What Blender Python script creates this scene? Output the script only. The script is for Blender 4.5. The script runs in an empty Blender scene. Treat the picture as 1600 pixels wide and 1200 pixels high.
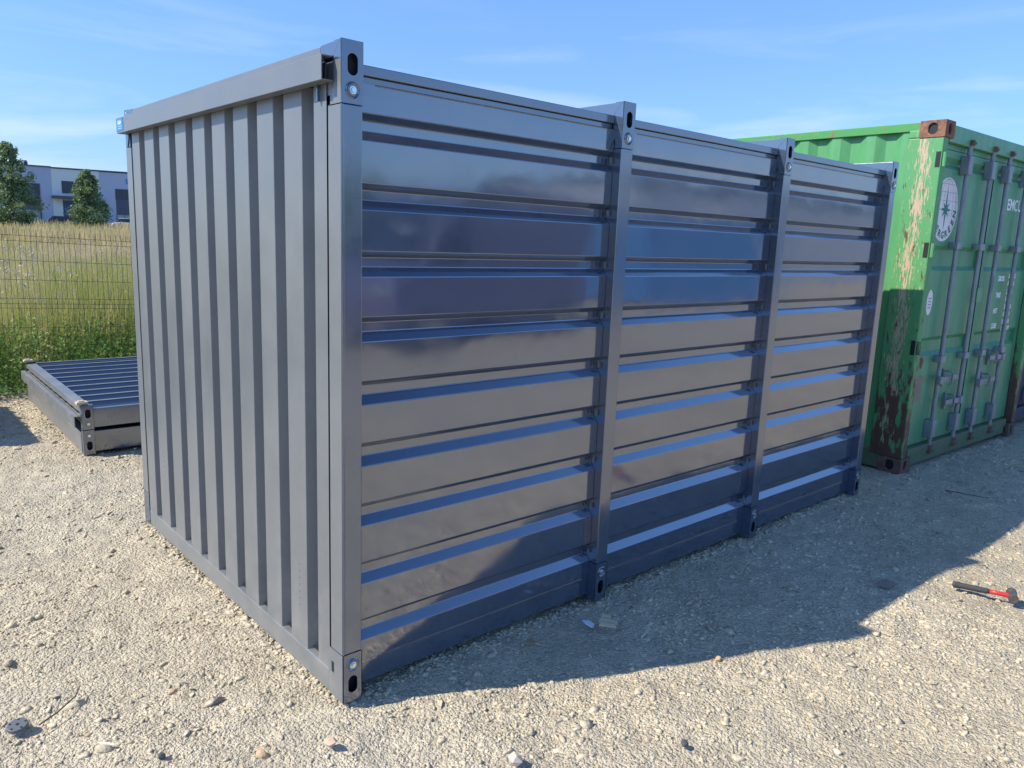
import bpy, math, random
import numpy as np
from mathutils import Vector, Matrix
random.seed(7); RNG = np.random.default_rng(11)
C = bpy.context.scene.collection
SC = bpy.context.scene
R_ = math.radians

# ------------------------------------------------------------ camera
cam = bpy.data.cameras.new('camera'); co = bpy.data.objects.new('camera', cam); C.objects.link(co)
yaw, pitch, roll = R_(48.2455), R_(-10.5372), R_(2.187)
d = Vector((math.cos(pitch)*math.cos(yaw), math.cos(pitch)*math.sin(yaw), math.sin(pitch)))
r = d.cross(Vector((0, 0, 1))).normalized(); u = r.cross(d)
r2 = r*math.cos(roll)+u*math.sin(roll); u2 = -r*math.sin(roll)+u*math.cos(roll)
M = Matrix((r2, u2, -d)).transposed().to_4x4(); M.translation = Vector((-1.2585, -2.2581, 1.6667))
co.matrix_world = M
cam.sensor_width = 36; cam.lens = 36*1206.09/1600; cam.clip_start = 0.05; cam.clip_end = 6000
SC.camera = co

# ------------------------------------------------------------ sky, sun, exposure
SUN_AZ, SUN_EL = R_(180-25.04), R_(44.65)
w = bpy.data.worlds.new('World'); SC.world = w; w.use_nodes = True
nt = w.node_tree; nt.nodes.clear()
N = nt.nodes.new; L = nt.links.new
out = N('ShaderNodeOutputWorld'); bg = N('ShaderNodeBackground'); sky = N('ShaderNodeTexSky')
sky.sky_type = 'NISHITA'; sky.sun_disc = False
sky.sun_elevation = SUN_EL; sky.sun_rotation = math.atan2(math.cos(SUN_AZ), math.sin(SUN_AZ))
sky.air_density = 1.0; sky.dust_density = 0.15; sky.ozone_density = 2.5; sky.altitude = 50
tc = N('ShaderNodeTexCoord')
mp = N('ShaderNodeMapping'); mp.inputs['Scale'].default_value = (1.6, 1.6, 13); mp.inputs['Rotation'].default_value = (R_(7), R_(-5), R_(20)); mp.inputs['Location'].default_value = (3.1, .4, 1.7)
n1 = N('ShaderNodeTexNoise'); n1.inputs['Scale'].default_value = 1.25; n1.inputs['Detail'].default_value = 9; n1.inputs['Roughness'].default_value = .55; n1.inputs['Distortion'].default_value = .5
r1 = N('ShaderNodeValToRGB'); r1.color_ramp.elements[0].position = .5; r1.color_ramp.elements[1].position = .70
sx = N('ShaderNodeSeparateXYZ')
r3 = N('ShaderNodeValToRGB')   # clouds thin out overhead
e = r3.color_ramp.elements; e[0].position = .0; e[0].color = (.9, .9, .9, 1); e[1].position = .30; e[1].color = (0, 0, 0, 1)
mul = N('ShaderNodeMath'); mul.operation = 'MULTIPLY'; mul2 = N('ShaderNodeMath'); mul2.operation = 'MULTIPLY'; mul2.inputs[1].default_value = .85
mix = N('ShaderNodeMixRGB'); mix.inputs['Color2'].default_value = (3.7, 4.1, 4.5, 1)
tint = N('ShaderNodeMixRGB'); tint.blend_type = 'MULTIPLY'; tint.inputs['Fac'].default_value = 1; tint.inputs['Color2'].default_value = (.69, .845, 1.0, 1)
L(tc.outputs['Generated'], mp.inputs['Vector']); L(mp.outputs[0], n1.inputs['Vector']); L(n1.outputs['Fac'], r1.inputs['Fac'])
L(tc.outputs['Generated'], sx.inputs[0]); L(sx.outputs['Z'], r3.inputs['Fac'])
L(r1.outputs['Color'], mul.inputs[0]); L(r3.outputs['Color'], mul.inputs[1]); L(mul.outputs[0], mul2.inputs[0]); L(mul2.outputs[0], mix.inputs['Fac'])
r4 = N('ShaderNodeValToRGB'); e4 = r4.color_ramp.elements; e4[0].position = 0; e4[0].color = (.47, .48, .60, 1); e4[1].position = 1; e4[1].color = (.42, .44, .50, 1)
for p_, c_ in ((.15, (.66, .68, .78, 1)), (.30, (.82, .84, .92, 1)), (.42, (1.5, 1.55, 1.65, 1)), (.56, (1.5, 1.55, 1.65, 1)), (.70, (.9, .96, 1.08, 1)), (.80, (.5, .53, .6, 1))): e5 = e4.new(p_); e5.color = c_  # bright band above the view, added to fill the shade
tint2 = N('ShaderNodeMixRGB'); tint2.blend_type = 'MULTIPLY'; tint2.inputs['Fac'].default_value = 1; L(sx.outputs['Z'], r4.inputs['Fac']); L(r4.outputs[0], tint2.inputs['Color2'])
L(sky.outputs[0], tint.inputs['Color1']); L(tint.outputs[0], tint2.inputs['Color1']); L(tint2.outputs[0], mix.inputs['Color1']); L(mix.outputs[0], bg.inputs['Color'])
bg.inputs['Strength'].default_value = 0.128
L(bg.outputs[0], out.inputs['Surface'])

sl = bpy.data.lights.new('sun', 'SUN'); sl.energy = 3.25; sl.angle = R_(.55); sl.color = (1.0, .915, .77)
so = bpy.data.objects.new('sun', sl); C.objects.link(so)
sd = Vector((math.cos(SUN_AZ)*math.cos(SUN_EL), math.sin(SUN_AZ)*math.cos(SUN_EL), math.sin(SUN_EL)))
so.rotation_euler = (-sd).to_track_quat('-Z', 'Y').to_euler(); so.location = (0, 0, 20)
SC.view_settings.view_transform = 'Standard'; SC.view_settings.look = 'None'
SC.view_settings.exposure = 1.0; SC.view_settings.gamma = 1
SC.cycles.max_bounces = 8; SC.cycles.diffuse_bounces = 3; SC.cycles.glossy_bounces = 5
SC.cycles.transparent_max_bounces = 8

# ------------------------------------------------------------ materials
def mat(name, col, rough=.6, metal=0., ior=1.5, coat=0., col2=None, nscale=20., ndet=6., bump=0., bscale=None, nstretch=(1, 1, 1), lo=.35, hi=.65, rough2=None, bdist=.01, stint=None, dust=None):
    m = bpy.data.materials.new(name); m.use_nodes = True
    t = m.node_tree; b = t.nodes['Principled BSDF']
    b.inputs['Base Color'].default_value = (*col, 1); b.inputs['Roughness'].default_value = rough
    b.inputs['Metallic'].default_value = metal; b.inputs['IOR'].default_value = ior
    b.inputs['Coat Weight'].default_value = coat; b.inputs['Coat Roughness'].default_value = .05
    c = t.nodes.new('ShaderNodeTexCoord'); p = t.nodes.new('ShaderNodeMapping'); p.inputs['Scale'].default_value = nstretch
    t.links.new(c.outputs['Object'], p.inputs['Vector'])
    if col2 is not None or rough2 is not None:
        n = t.nodes.new('ShaderNodeTexNoise'); n.inputs['Scale'].default_value = nscale; n.inputs['Detail'].default_value = ndet; n.inputs['Roughness'].default_value = .62
        t.links.new(p.outputs[0], n.inputs['Vector'])
        q = t.nodes.new('ShaderNodeMapRange'); q.inputs['From Min'].default_value = lo; q.inputs['From Max'].default_value = hi
        t.links.new(n.outputs['Fac'], q.inputs['Value'])
        if col2 is not None:
            x = t.nodes.new('ShaderNodeMixRGB'); x.inputs['Color1'].default_value = (*col, 1); x.inputs['Color2'].default_value = (*col2, 1)
            t.links.new(q.outputs[0], x.inputs['Fac']); t.links.new(x.outputs[0], b.inputs['Base Color'])
        if rough2 is not None:
            q2 = t.nodes.new('ShaderNodeMapRange'); q2.inputs['From Min'].default_value = lo; q2.inputs['From Max'].default_value = hi
            q2.inputs['To Min'].default_value = rough; q2.inputs['To Max'].default_value = rough2
            t.links.new(n.outputs['Fac'], q2.inputs['Value']); t.links.new(q2.outputs[0], b.inputs['Roughness'])
    if stint: b.inputs['Specular Tint'].default_value = (*stint, 1)
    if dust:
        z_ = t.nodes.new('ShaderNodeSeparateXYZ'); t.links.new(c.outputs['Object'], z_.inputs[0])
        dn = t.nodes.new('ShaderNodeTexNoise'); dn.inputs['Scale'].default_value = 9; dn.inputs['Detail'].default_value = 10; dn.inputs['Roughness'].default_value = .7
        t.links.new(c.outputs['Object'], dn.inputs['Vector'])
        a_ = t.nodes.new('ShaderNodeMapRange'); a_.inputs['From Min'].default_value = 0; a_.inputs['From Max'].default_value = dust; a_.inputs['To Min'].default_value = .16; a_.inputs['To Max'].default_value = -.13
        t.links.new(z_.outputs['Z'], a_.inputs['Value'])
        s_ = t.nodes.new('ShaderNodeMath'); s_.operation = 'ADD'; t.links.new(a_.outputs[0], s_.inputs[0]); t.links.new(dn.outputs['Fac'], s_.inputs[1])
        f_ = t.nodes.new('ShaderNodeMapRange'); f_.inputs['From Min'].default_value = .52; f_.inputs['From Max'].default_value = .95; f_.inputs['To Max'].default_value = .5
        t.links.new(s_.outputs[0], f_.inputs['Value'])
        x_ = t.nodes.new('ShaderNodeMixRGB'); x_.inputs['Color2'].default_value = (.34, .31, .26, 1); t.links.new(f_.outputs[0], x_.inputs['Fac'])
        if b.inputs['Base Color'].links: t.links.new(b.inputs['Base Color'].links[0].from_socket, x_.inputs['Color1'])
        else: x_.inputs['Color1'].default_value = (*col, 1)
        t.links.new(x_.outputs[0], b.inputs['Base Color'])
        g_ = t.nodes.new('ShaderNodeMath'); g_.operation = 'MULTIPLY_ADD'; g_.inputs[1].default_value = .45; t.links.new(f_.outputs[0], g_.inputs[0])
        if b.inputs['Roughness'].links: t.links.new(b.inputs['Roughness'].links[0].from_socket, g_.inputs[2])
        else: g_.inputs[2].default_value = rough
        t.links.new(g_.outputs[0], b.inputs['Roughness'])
    if bump:
        n2 = t.nodes.new('ShaderNodeTexNoise'); n2.inputs['Scale'].default_value = bscale or nscale; n2.inputs['Detail'].default_value = 3
        t.links.new(p.outputs[0], n2.inputs['Vector'])
        bm = t.nodes.new('ShaderNodeBump'); bm.inputs['Strength'].default_value = bump; bm.inputs['Distance'].default_value = bdist
        t.links.new(n2.outputs['Fac'], bm.inputs['Height']); t.links.new(bm.outputs[0], b.inputs['Normal'])
        if coat: t.links.new(bm.outputs[0], b.inputs['Coat Normal'])
    return m

NAVY = (.041, .061, .104)
PAINT = mat('anthracite_paint', NAVY, rough=.072, ior=2.8, bump=.32, bscale=1.9, bdist=.012, col2=(.047, .068, .112), nscale=3, rough2=.12, stint=(.92, .96, 1))
PAINT_F = mat('anthracite_paint_post', (.047, .067, .108), rough=.11, ior=2.6, bump=.14, bscale=3, bdist=.006, col2=(.054, .074, .114), nscale=5, rough2=.19, stint=(.9, .95, 1))
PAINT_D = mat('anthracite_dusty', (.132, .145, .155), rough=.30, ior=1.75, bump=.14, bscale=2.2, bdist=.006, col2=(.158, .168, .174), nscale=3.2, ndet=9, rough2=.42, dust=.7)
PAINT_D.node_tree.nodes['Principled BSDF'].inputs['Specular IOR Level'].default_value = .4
DARKIN = mat('dark_inside', (.01, .012, .018), rough=.7)
ZINC = mat('zinc_bolt', (.75, .77, .78), rough=.25, metal=1)
STICK = mat('blue_sticker', (.03, .17, .48), rough=.35)
WHITE = mat('white_print', (.75, .78, .8), rough=.5)
PALEBLUE = mat('pale_blue_print', (.35, .6, .85), rough=.5)
RUST = mat('rust', (.15, .065, .04), rough=.85, col2=(.27, .14, .085), nscale=22, bump=.4, bscale=40)
RUSTD = mat('rust_dark', (.10, .065, .05), rough=.85, col2=(.20, .11, .075), nscale=18, bump=.4, bscale=40)
GREEN = mat('green_paint', (.075, .27, .10), rough=.45, col2=(.10, .33, .13), nscale=4, nstretch=(3, 3, .6), bump=.1, bscale=9)
GREEND = mat('green_paint_door', (.06, .26, .135), rough=.45, col2=(.12, .34, .18), nscale=3, nstretch=(4, 4, .7), bump=.12, bscale=7)
GREENB = mat('green_sill_dirty', (.05, .15, .07), rough=.6, col2=(.14, .15, .10), nscale=6, nstretch=(1, 1, 3), bump=.2, bscale=20)
ROD = mat('galvanised_rod', (.30, .33, .36), rough=.5, metal=.35, col2=(.19, .21, .24), nscale=14, nstretch=(2, 2, .5))
BLACKR = mat('black_rubber', (.012, .013, .015), rough=.7)
WIRE = mat('dark_wire', (.05, .06, .05), rough=.55)
WOOD = mat('pale_wood', (.55, .46, .33), rough=.8, col2=(.42, .33, .22), nscale=10, nstretch=(1, 6, 6))
CARD = mat('cardboard', (.20, .16, .14), rough=.9, col2=(.26, .21, .17), nscale=20)
REDP = mat('red_fibreglass', (.55, .03, .035), rough=.35)
GRIP = mat('grey_rubber_grip', (.05, .05, .055), rough=.65, bump=.3, bscale=160)
IRON = mat('hammer_iron', (.16, .14, .13), rough=.5, metal=.4, col2=(.09, .08, .075), nscale=30)

def scratched(name, base, scr, rust, seedz=0., amt=.56, lowrust_shade=1.1):
    """green paint worn through in vertical scrapes, with rust low down, thickened to paint in the shade on the post"""
    m = bpy.data.materials.new(name); m.use_nodes = True; t = m.node_tree; b = t.nodes['Principled BSDF']
    b.inputs['Roughness'].default_value = .55
    c = t.nodes.new('ShaderNodeTexCoord')
    def noise(sc, st, det=8, loc=(0, 0, 0)):
        p = t.nodes.new('ShaderNodeMapping'); p.inputs['Scale'].default_value = st; p.inputs['Location'].default_value = loc
        n = t.nodes.new('ShaderNodeTexNoise'); n.inputs['Scale'].default_value = sc; n.inputs['Detail'].default_value = det; n.inputs['Roughness'].default_value = .68
        t.links.new(c.outputs['Object'], p.inputs[0]); t.links.new(p.outputs[0], n.inputs['Vector']); return n.outputs['Fac']
    def rng(s, a, z, to0=0., to1=1.):
        q = t.nodes.new('ShaderNodeMapRange'); q.inputs['From Min'].default_value = a; q.inputs['From Max'].default_value = z
        q.inputs['To Min'].default_value = to0; q.inputs['To Max'].default_value = to1; t.links.new(s, q.inputs['Value']); return q.outputs[0]
    def math_(op, a, bb):
        q = t.nodes.new('ShaderNodeMath'); q.operation = op
        for i, v in enumerate((a, bb)):
            if hasattr(v, 'name'): t.links.new(v, q.inputs[i])
            else: q.inputs[i].default_value = v
        return q.outputs[0]
    sp = t.nodes.new('ShaderNodeSeparateXYZ'); t.links.new(c.outputs['Object'], sp.inputs[0])
    # a vertical band of heavier wear down the middle of the post face
    band = math_('ABSOLUTE', math_('SUBTRACT', math_('ADD', sp.outputs['Y'], rng(noise(1.3, (1, 1, 1.2)), .3, .7, -.04, .04)), .135), 0.)
    bandw = rng(band, .01, .085, .14, -.01)
    s1 = math_('ADD', noise(17, (6, 6, .8)), bandw)
    s2 = math_('ADD', noise(34, (1, 1, .9), 10), math_('MULTIPLY', bandw, .7))
    k = math_('MAXIMUM', rng(s1, amt, amt+.045), rng(s2, amt+.07, amt+.10))
    x = t.nodes.new('ShaderNodeMixRGB'); x.inputs[1].default_value = (*base, 1); x.inputs[2].default_value = (*scr, 1); t.links.new(k, x.inputs[0])
    low = rng(sp.outputs['Z'], 0.1, lowrust_shade, .21, .0)  # rust grows towards the foot; part of it paints shade into the colour
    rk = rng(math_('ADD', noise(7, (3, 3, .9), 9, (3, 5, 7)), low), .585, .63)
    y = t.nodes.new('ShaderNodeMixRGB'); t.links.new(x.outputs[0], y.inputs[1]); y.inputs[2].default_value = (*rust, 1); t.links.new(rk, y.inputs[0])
    t.links.new(y.outputs[0], b.inputs['Base Color'])
    bm = t.nodes.new('ShaderNodeBump'); bm.inputs['Strength'].default_value = .25; bm.inputs['Distance'].default_value = .004
    t.links.new(k, bm.inputs['Height']); t.links.new(bm.outputs[0], b.inputs['Normal'])
    return m
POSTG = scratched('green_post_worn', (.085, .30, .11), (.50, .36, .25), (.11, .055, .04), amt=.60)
RAILG = scratched('green_rail_worn', (.055, .27, .07), (.24, .22, .12), (.22, .12, .07), amt=.6, lowrust_shade=.2)

# ------------------------------------------------------------ mesh helpers
class MB:
    def __init__(s): s.v = []; s.f = []; s.T = None; s.mi = []; s.m = 0
    def add(s, vs, fs):
        o = len(s.v)
        if s.T is not None: vs = [tuple(s.T @ Vector(q)) for q in vs]
        s.v += [tuple(q) for q in vs]; s.f += [tuple(i+o for i in f) for f in fs]; s.mi += [s.m]*len(fs); return s
    def box(s, x0, y0, z0, x1, y1, z1):
        x0, x1 = min(x0, x1), max(x0, x1); y0, y1 = min(y0, y1), max(y0, y1); z0, z1 = min(z0, z1), max(z0, z1)
        return s.add([(x0, y0, z0), (x1, y0, z0), (x1, y1, z0), (x0, y1, z0), (x0, y0, z1), (x1, y0, z1), (x1, y1, z1), (x0, y1, z1)],
                     [(0, 3, 2, 1), (4, 5, 6, 7), (0, 1, 5, 4), (1, 2, 6, 5), (2, 3, 7, 6), (3, 0, 4, 7)])
    def prism(s, pts, ext):
        """closed polygon pts (3d) pushed along ext"""
        n = len(pts); e = Vector(ext); vs = [tuple(p) for p in pts]+[tuple(Vector(p)+e) for p in pts]
        return s.add(vs, [tuple(range(n))[::-1], tuple(range(n, 2*n))]+[(i, (i+1) % n, n+(i+1) % n, n+i) for i in range(n)])
    def strip(s, pts, ext):
        """open polyline pushed along ext"""
        n = len(pts); e = Vector(ext); vs = [tuple(p) for p in pts]+[tuple(Vector(p)+e) for p in pts]
        return s.add(vs, [(i, i+1, n+i+1, n+i) for i in range(n-1)])
    def cyl(s, p0, p1, r0, r1=None, n=12, caps=True):
        p0, p1 = Vector(p0), Vector(p1); r1 = r0 if r1 is None else r1
        a = (p1-p0).normalized(); b = a.orthogonal().normalized(); c = a.cross(b)
        vs = [tuple(p0+(b*math.cos(2*math.pi*i/n)+c*math.sin(2*math.pi*i/n))*r0) for i in range(n)]
        vs += [tuple(p1+(b*math.cos(2*math.pi*i/n)+c*math.sin(2*math.pi*i/n))*r1) for i in range(n)]
        fs = [(i, (i+1) % n, n+(i+1) % n, n+i) for i in range(n)]
        if caps: fs += [tuple(range(n))[::-1], tuple(range(n, 2*n))]
        return s.add(vs, fs)
    def tube(s, pts, rad, n=8):
        rad = rad if isinstance(rad, (list, tuple)) else [rad]*len(pts); pts = [Vector(p) for p in pts]
        vs = []; b = None
        for i, p in enumerate(pts):
            a = (pts[min(i+1, len(pts)-1)]-pts[max(i-1, 0)]).normalized()
            b = a.orthogonal().normalized() if b is None else (b-a*b.dot(a)).normalized()
            c = a.cross(b); vs += [tuple(p+(b*math.cos(2*math.pi*k/n)+c*math.sin(2*math.pi*k/n))*rad[i]) for k in range(n)]
        fs = [(i*n+k, i*n+(k+1) % n, (i+1)*n+(k+1) % n, (i+1)*n+k) for i in range(len(pts)-1) for k in range(n)]
        fs += [tuple(range(n))[::-1], tuple(range((len(pts)-1)*n, len(pts)*n))]
        return s.add(vs, fs)
    def holed(s, o, ex, ey, w_, h_, cx, cy, rw, rh, depth, n=32):
        """plate with an oval (stadium) hole: origin o, axes ex,ey, going inward along ex x ey reversed"""
        o = Vector(o); ex = Vector(ex); ey = Vector(ey); nn_ = ex.cross(ey)
        inner = []; outer = []
        for i in range(n):
            a = 2*math.pi*(i+.5)/n; ca, sa = math.cos(a), math.sin(a)
            rr = min(rw, rh)
            ix, iy = cx+ca*rr, cy+sa*rr
            if rh > rw: iy += (rh-rw)*(1 if sa > 0 else -1)
            else: ix += (rw-rh)*(1 if ca > 0 else -1)
            inner.append((ix, iy))
            k = 1e9
            if ca > 1e-9: k = min(k, (w_-cx)/ca)
            if ca < -1e-9: k = min(k, -cx/ca)
            if sa > 1e-9: k = min(k, (h_-cy)/sa)
            if sa < -1e-9: k = min(k, -cy/sa)
            outer.append([cx+ca*k, cy+sa*k])
        for X, Y in ((0, 0), (w_, 0), (w_, h_), (0, h_)):
            j = min(range(n), key=lambda i: (outer[i][0]-X)**2+(outer[i][1]-Y)**2); outer[j] = [X, Y]
        P = lambda q, z=0.: tuple(o+ex*q[0]+ey*q[1]-nn_*z)
        vs = [P(q) for q in inner]+[P(q) for q in outer]+[P(q, depth) for q in inner]
        fs = []
        for i in range(n):
            j = (i+1) % n; fs.append((i, n+i, n+j, j)); fs.append((i, j, 2*n+j, 2*n+i))
        return s.add(vs, fs)
    def build(s, name, m, parent=None, bevel=0., smooth=False, seg=2):
        me = bpy.data.meshes.new(name); me.from_pydata(s.v, [], s.f)
        for x in (m if isinstance(m, (list, tuple)) else [m]): me.materials.append(x)
        if any(s.mi): me.polygons.foreach_set('material_index', s.mi)
        if smooth: me.polygons.foreach_set('use_smooth', [True]*len(me.polygons))
        me.update()
        ob = bpy.data.objects.new(name, me); C.objects.link(ob)
        if parent is not None: ob.parent = parent
        if bevel:
            bv = ob.modifiers.new('bevel', 'BEVEL'); bv.width = bevel; bv.segments = seg; bv.limit_method = 'ANGLE'; bv.angle_limit = R_(40)
            bv.harden_normals = False
        return ob
def tag(o, label=None, cat=None, group=None, kind=None):
    if label: o['label'] = label
    if cat: o['category'] = cat
    if group: o['group'] = group
    if kind: o['kind'] = kind
    return o
def thing(name, label, cat, loc=(0, 0, 0), rz=0., group=None):
    o = bpy.data.objects.new(name, None); o.empty_display_size = .1; C.objects.link(o); o.location = loc; o.rotation_euler = (0, 0, rz)
    return tag(o, label, cat, group)
def copy_tree(o, parent=None, loc=None):
    c = o.copy(); C.objects.link(c); c.parent = parent
    if loc: c.location = loc
    for ch in list(o.children): copy_tree(ch, c)
    return c
def fast_mesh(name, V, F, m, parent=None, attr=None, smooth=False):
    """V (n,3) float, F (k,3 or 4) int"""
    me = bpy.data.meshes.new(name); k = F.shape[1]
    me.vertices.add(len(V)); me.vertices.foreach_set('co', np.ascontiguousarray(V, dtype=np.float32).ravel())
    me.loops.add(F.size); me.loops.foreach_set('vertex_index', np.ascontiguousarray(F, dtype=np.int32).ravel())
    me.polygons.add(len(F)); me.polygons.foreach_set('loop_start', np.arange(0, F.size, k, dtype=np.int32))
    try: me.polygons.foreach_set('loop_total', np.full(len(F), k, dtype=np.int32))
    except Exception: pass
    if smooth: me.polygons.foreach_set('use_smooth', np.ones(len(F), dtype=bool))
    me.update(calc_edges=True)
    if attr is not None:
        a = me.attributes.new('tint', 'FLOAT', 'POINT'); a.data.foreach_set('value', np.ascontiguousarray(attr, dtype=np.float32))
    me.materials.append(m); ob = bpy.data.objects.new(name, me); C.objects.link(ob)
    if parent is not None: ob.parent = parent
    return ob
def text(name, s, size, m, parent, origin, ex, ey, extr=.0006, align='LEFT', sx_=1.0, bold=0.):
    cu = bpy.data.curves.new(name, 'FONT'); cu.body = s; cu.size = size; cu.extrude = extr; cu.align_x = align; cu.resolution_u = 3; cu.offset = bold
    to = bpy.data.objects.new(name+'_tmp', cu); C.objects.link(to)
    me = bpy.data.meshes.new_from_object(to.evaluated_get(bpy.context.evaluated_depsgraph_get())); bpy.data.objects.remove(to); bpy.data.curves.remove(cu)
    me.materials.clear(); me.materials.append(m)
    ex = Vector(ex).normalized(); ey = Vector(ey).normalized(); ez = ex.cross(ey)
    mm = Matrix((ex*sx_, ey, ez)).transposed().to_4x4(); mm.translation = Vector(origin); me.transform(mm)
    ob = bpy.data.objects.new(name, me); C.objects.link(ob); ob.parent = parent
    return ob

# ------------------------------------------------------------ value noise for terrain
def vnoise(x, y, sc, seed):
    g = np.random.default_rng(seed).random((256, 256)).astype(np.float32)
    X = x*sc+57.3; Y = y*sc+91.7; i = np.floor(X).astype(int); j = np.floor(Y).astype(int); fx = X-i; fy = Y-j
    fx = fx*fx*(3-2*fx); fy = fy*fy*(3-2*fy)
    a = g[i % 256, j % 256]; b = g[(i+1) % 256, j % 256]; c = g[i % 256, (j+1) % 256]; dd = g[(i+1) % 256, (j+1) % 256]
    return (a*(1-fx)+b*fx)*(1-fy)+(c*(1-fx)+dd*fx)*fy-.5
GX0, GX1, GY0, GY1 = -4.0, 9.5, -4.2, 7.6
def ground_z(x, y):
    e = np.minimum(np.minimum(x-GX0, GX1-x), np.minimum(y-GY0, GY1-y)); e = np.clip(e/.6, 0, 1)
    z = vnoise(x, y, .7, 1)*.030+vnoise(x, y, 2.1, 2)*.022+vnoise(x, y, 6, 3)*.016+vnoise(x, y, 15, 4)*.012
    m = np.abs(vnoise(x, y, 22, 5))+np.abs(vnoise(x, y, 38, 6))*.6
    return (z-m*.012)*e-.013

# ------------------------------------------------------------ ground material
def gravel_mat():
    m = bpy.data.materials.new('crushed_limestone'); m.use_nodes = True; t = m.node_tree; b = t.nodes['Principled BSDF']
    b.inputs['Roughness'].default_value = .95; b.inputs['Specular IOR Level'].default_value = .2
    c = t.nodes.new('ShaderNodeTexCoord')
    def vor(sc, feat='F1'):
        v = t.nodes.new('ShaderNodeTexVoronoi'); v.inputs['Scale'].default_value = sc; v.feature = feat; t.links.new(c.outputs['Object'], v.inputs['Vector']); return v
    def noi(sc, det=6):
        v = t.nodes.new('ShaderNodeTexNoise'); v.inputs['Scale'].default_value = sc; v.inputs['Detail'].default_value = det; v.inputs['Roughness'].default_value = .65; t.links.new(c.outputs['Object'], v.inputs['Vector']); return v
    def ramp(s, els):
        q = t.nodes.new('ShaderNodeValToRGB'); t.links.new(s, q.inputs[0]); el = q.color_ramp.elements
        el[0].position, el[0].color = els[0][0], (*els[0][1], 1); el[1].position, el[1].color = els[-1][0], (*els[-1][1], 1)
        for p_, c_ in els[1:-1]: z = el.new(p_); z.color = (*c_, 1)
        return q.outputs[0]
    n0 = noi(.55, 5); n1_ = noi(8, 8); v1 = vor(95); v2 = vor(210); v0 = vor(42)
    base = ramp(n0.outputs['Fac'], [(.3, (.47, .415, .31)), (.5, (.535, .475, .355)), (.7, (.58, .52, .40))])
    spot = ramp(n1_.outputs['Fac'], [(.3, (.80, .80, .82)), (.7, (1.15, 1.13, 1.08))])
    x = t.nodes.new('ShaderNodeMixRGB'); x.blend_type = 'MULTIPLY'; x.inputs[0].default_value = 1; t.links.new(base, x.inputs[1]); t.links.new(spot, x.inputs[2])
    sp = t.nodes.new('ShaderNodeSeparateXYZ'); t.links.new(v1.outputs['Color'], sp.inputs[0])
    peb = ramp(sp.outputs[0], [(0., (.72, .71, .70)), (.3, (.93, .92, .91)), (1., (1.12, 1.11, 1.10))])
    y = t.nodes.new('ShaderNodeMixRGB'); y.blend_type = 'MULTIPLY'; y.inputs[0].default_value = .75; t.links.new(x.outputs[0], y.inputs[1]); t.links.new(peb, y.inputs[2])
    t.links.new(y.outputs[0], b.inputs['Base Color'])
    def inv(s, k):
        q = t.nodes.new('ShaderNodeMath'); q.operation = 'MULTIPLY'; q.inputs[1].default_value = -k; t.links.new(s, q.inputs[0]); return q.outputs[0]
    def add(a, bb):
        q = t.nodes.new('ShaderNodeMath'); q.operation = 'ADD'; t.links.new(a, q.inputs[0]); t.links.new(bb, q.inputs[1]); return q.outputs[0]
    h = add(add(inv(v1.outputs['Distance'], .9), inv(v2.outputs['Distance'], .4)), inv(v0.outputs['Distance'], .9))
    n3 = noi(60, 8); h = add(h, n3.outputs['Fac'])
    bm = t.nodes.new('ShaderNodeBump'); bm.inputs['Strength'].default_value = .9; bm.inputs['Distance'].default_value = .012
    t.links.new(h, bm.inputs['Height']); t.links.new(bm.outputs[0], b.inputs['Normal'])
    return m
def tint_mat(name, els, rough=.9, spec=.2, trans=0.):
    m = bpy.data.materials.new(name); m.use_nodes = True; t = m.node_tree; b = t.nodes['Principled BSDF']
    b.inputs['Roughness'].default_value = rough; b.inputs['Specular IOR Level'].default_value = spec
    a = t.nodes.new('ShaderNodeAttribute'); a.attribute_name = 'tint'
    q = t.nodes.new('ShaderNodeValToRGB'); t.links.new(a.outputs['Fac'], q.inputs[0]); el = q.color_ramp.elements
    el[0].position, el[0].color = els[0][0], (*els[0][1], 1); el[1].position, el[1].color = els[-1][0], (*els[-1][1], 1)
    for p_, c_ in els[1:-1]: z = el.new(p_); z.color = (*c_, 1)
    t.links.new(q.outputs[0], b.inputs['Base Color'])
    if trans:
        tr = t.nodes.new('ShaderNodeBsdfTranslucent'); t.links.new(q.outputs[0], tr.inputs[0]); mx = t.nodes.new('ShaderNodeMixShader'); mx.inputs[0].default_value = trans
        t.links.new(b.outputs[0], mx.inputs[1]); t.links.new(tr.outputs[0], mx.inputs[2]); t.links.new(mx.outputs[0], t.nodes['Material Output'].inputs['Surface'])
    return m
GRAVEL = gravel_mat()
STONE = GRAVEL.copy(); STONE.name = 'limestone_chips'
n_ = STONE.node_tree; bb_ = n_.nodes['Principled BSDF']
at_ = n_.nodes.new('ShaderNodeAttribute'); at_.attribute_name = 'tint'; rp_ = n_.nodes.new('ShaderNodeValToRGB'); n_.links.new(at_.outputs['Fac'], rp_.inputs[0])
el_ = rp_.color_ramp.elements; el_[0].position, el_[0].color = 0, (.50, .50, .52, 1); el_[1].position, el_[1].color = 1, (1.0, .78, .66, 1)
for p__, c__ in ((.06, (.72, .71, .70)), (.3, (.95, .94, .92)), (.8, (1.10, 1.10, 1.09)), (.985, (1.2, 1.21, 1.22))): z__ = el_.new(p__); z__.color = (*c__, 1)
mm_ = n_.nodes.new('ShaderNodeMixRGB'); mm_.blend_type = 'MULTIPLY'; mm_.inputs[0].default_value = 1
n_.links.new(bb_.inputs['Base Color'].links[0].from_socket, mm_.inputs[1]); n_.links.new(rp_.outputs[0], mm_.inputs[2]); n_.links.new(mm_.outputs[0], bb_.inputs['Base Color'])
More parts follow.
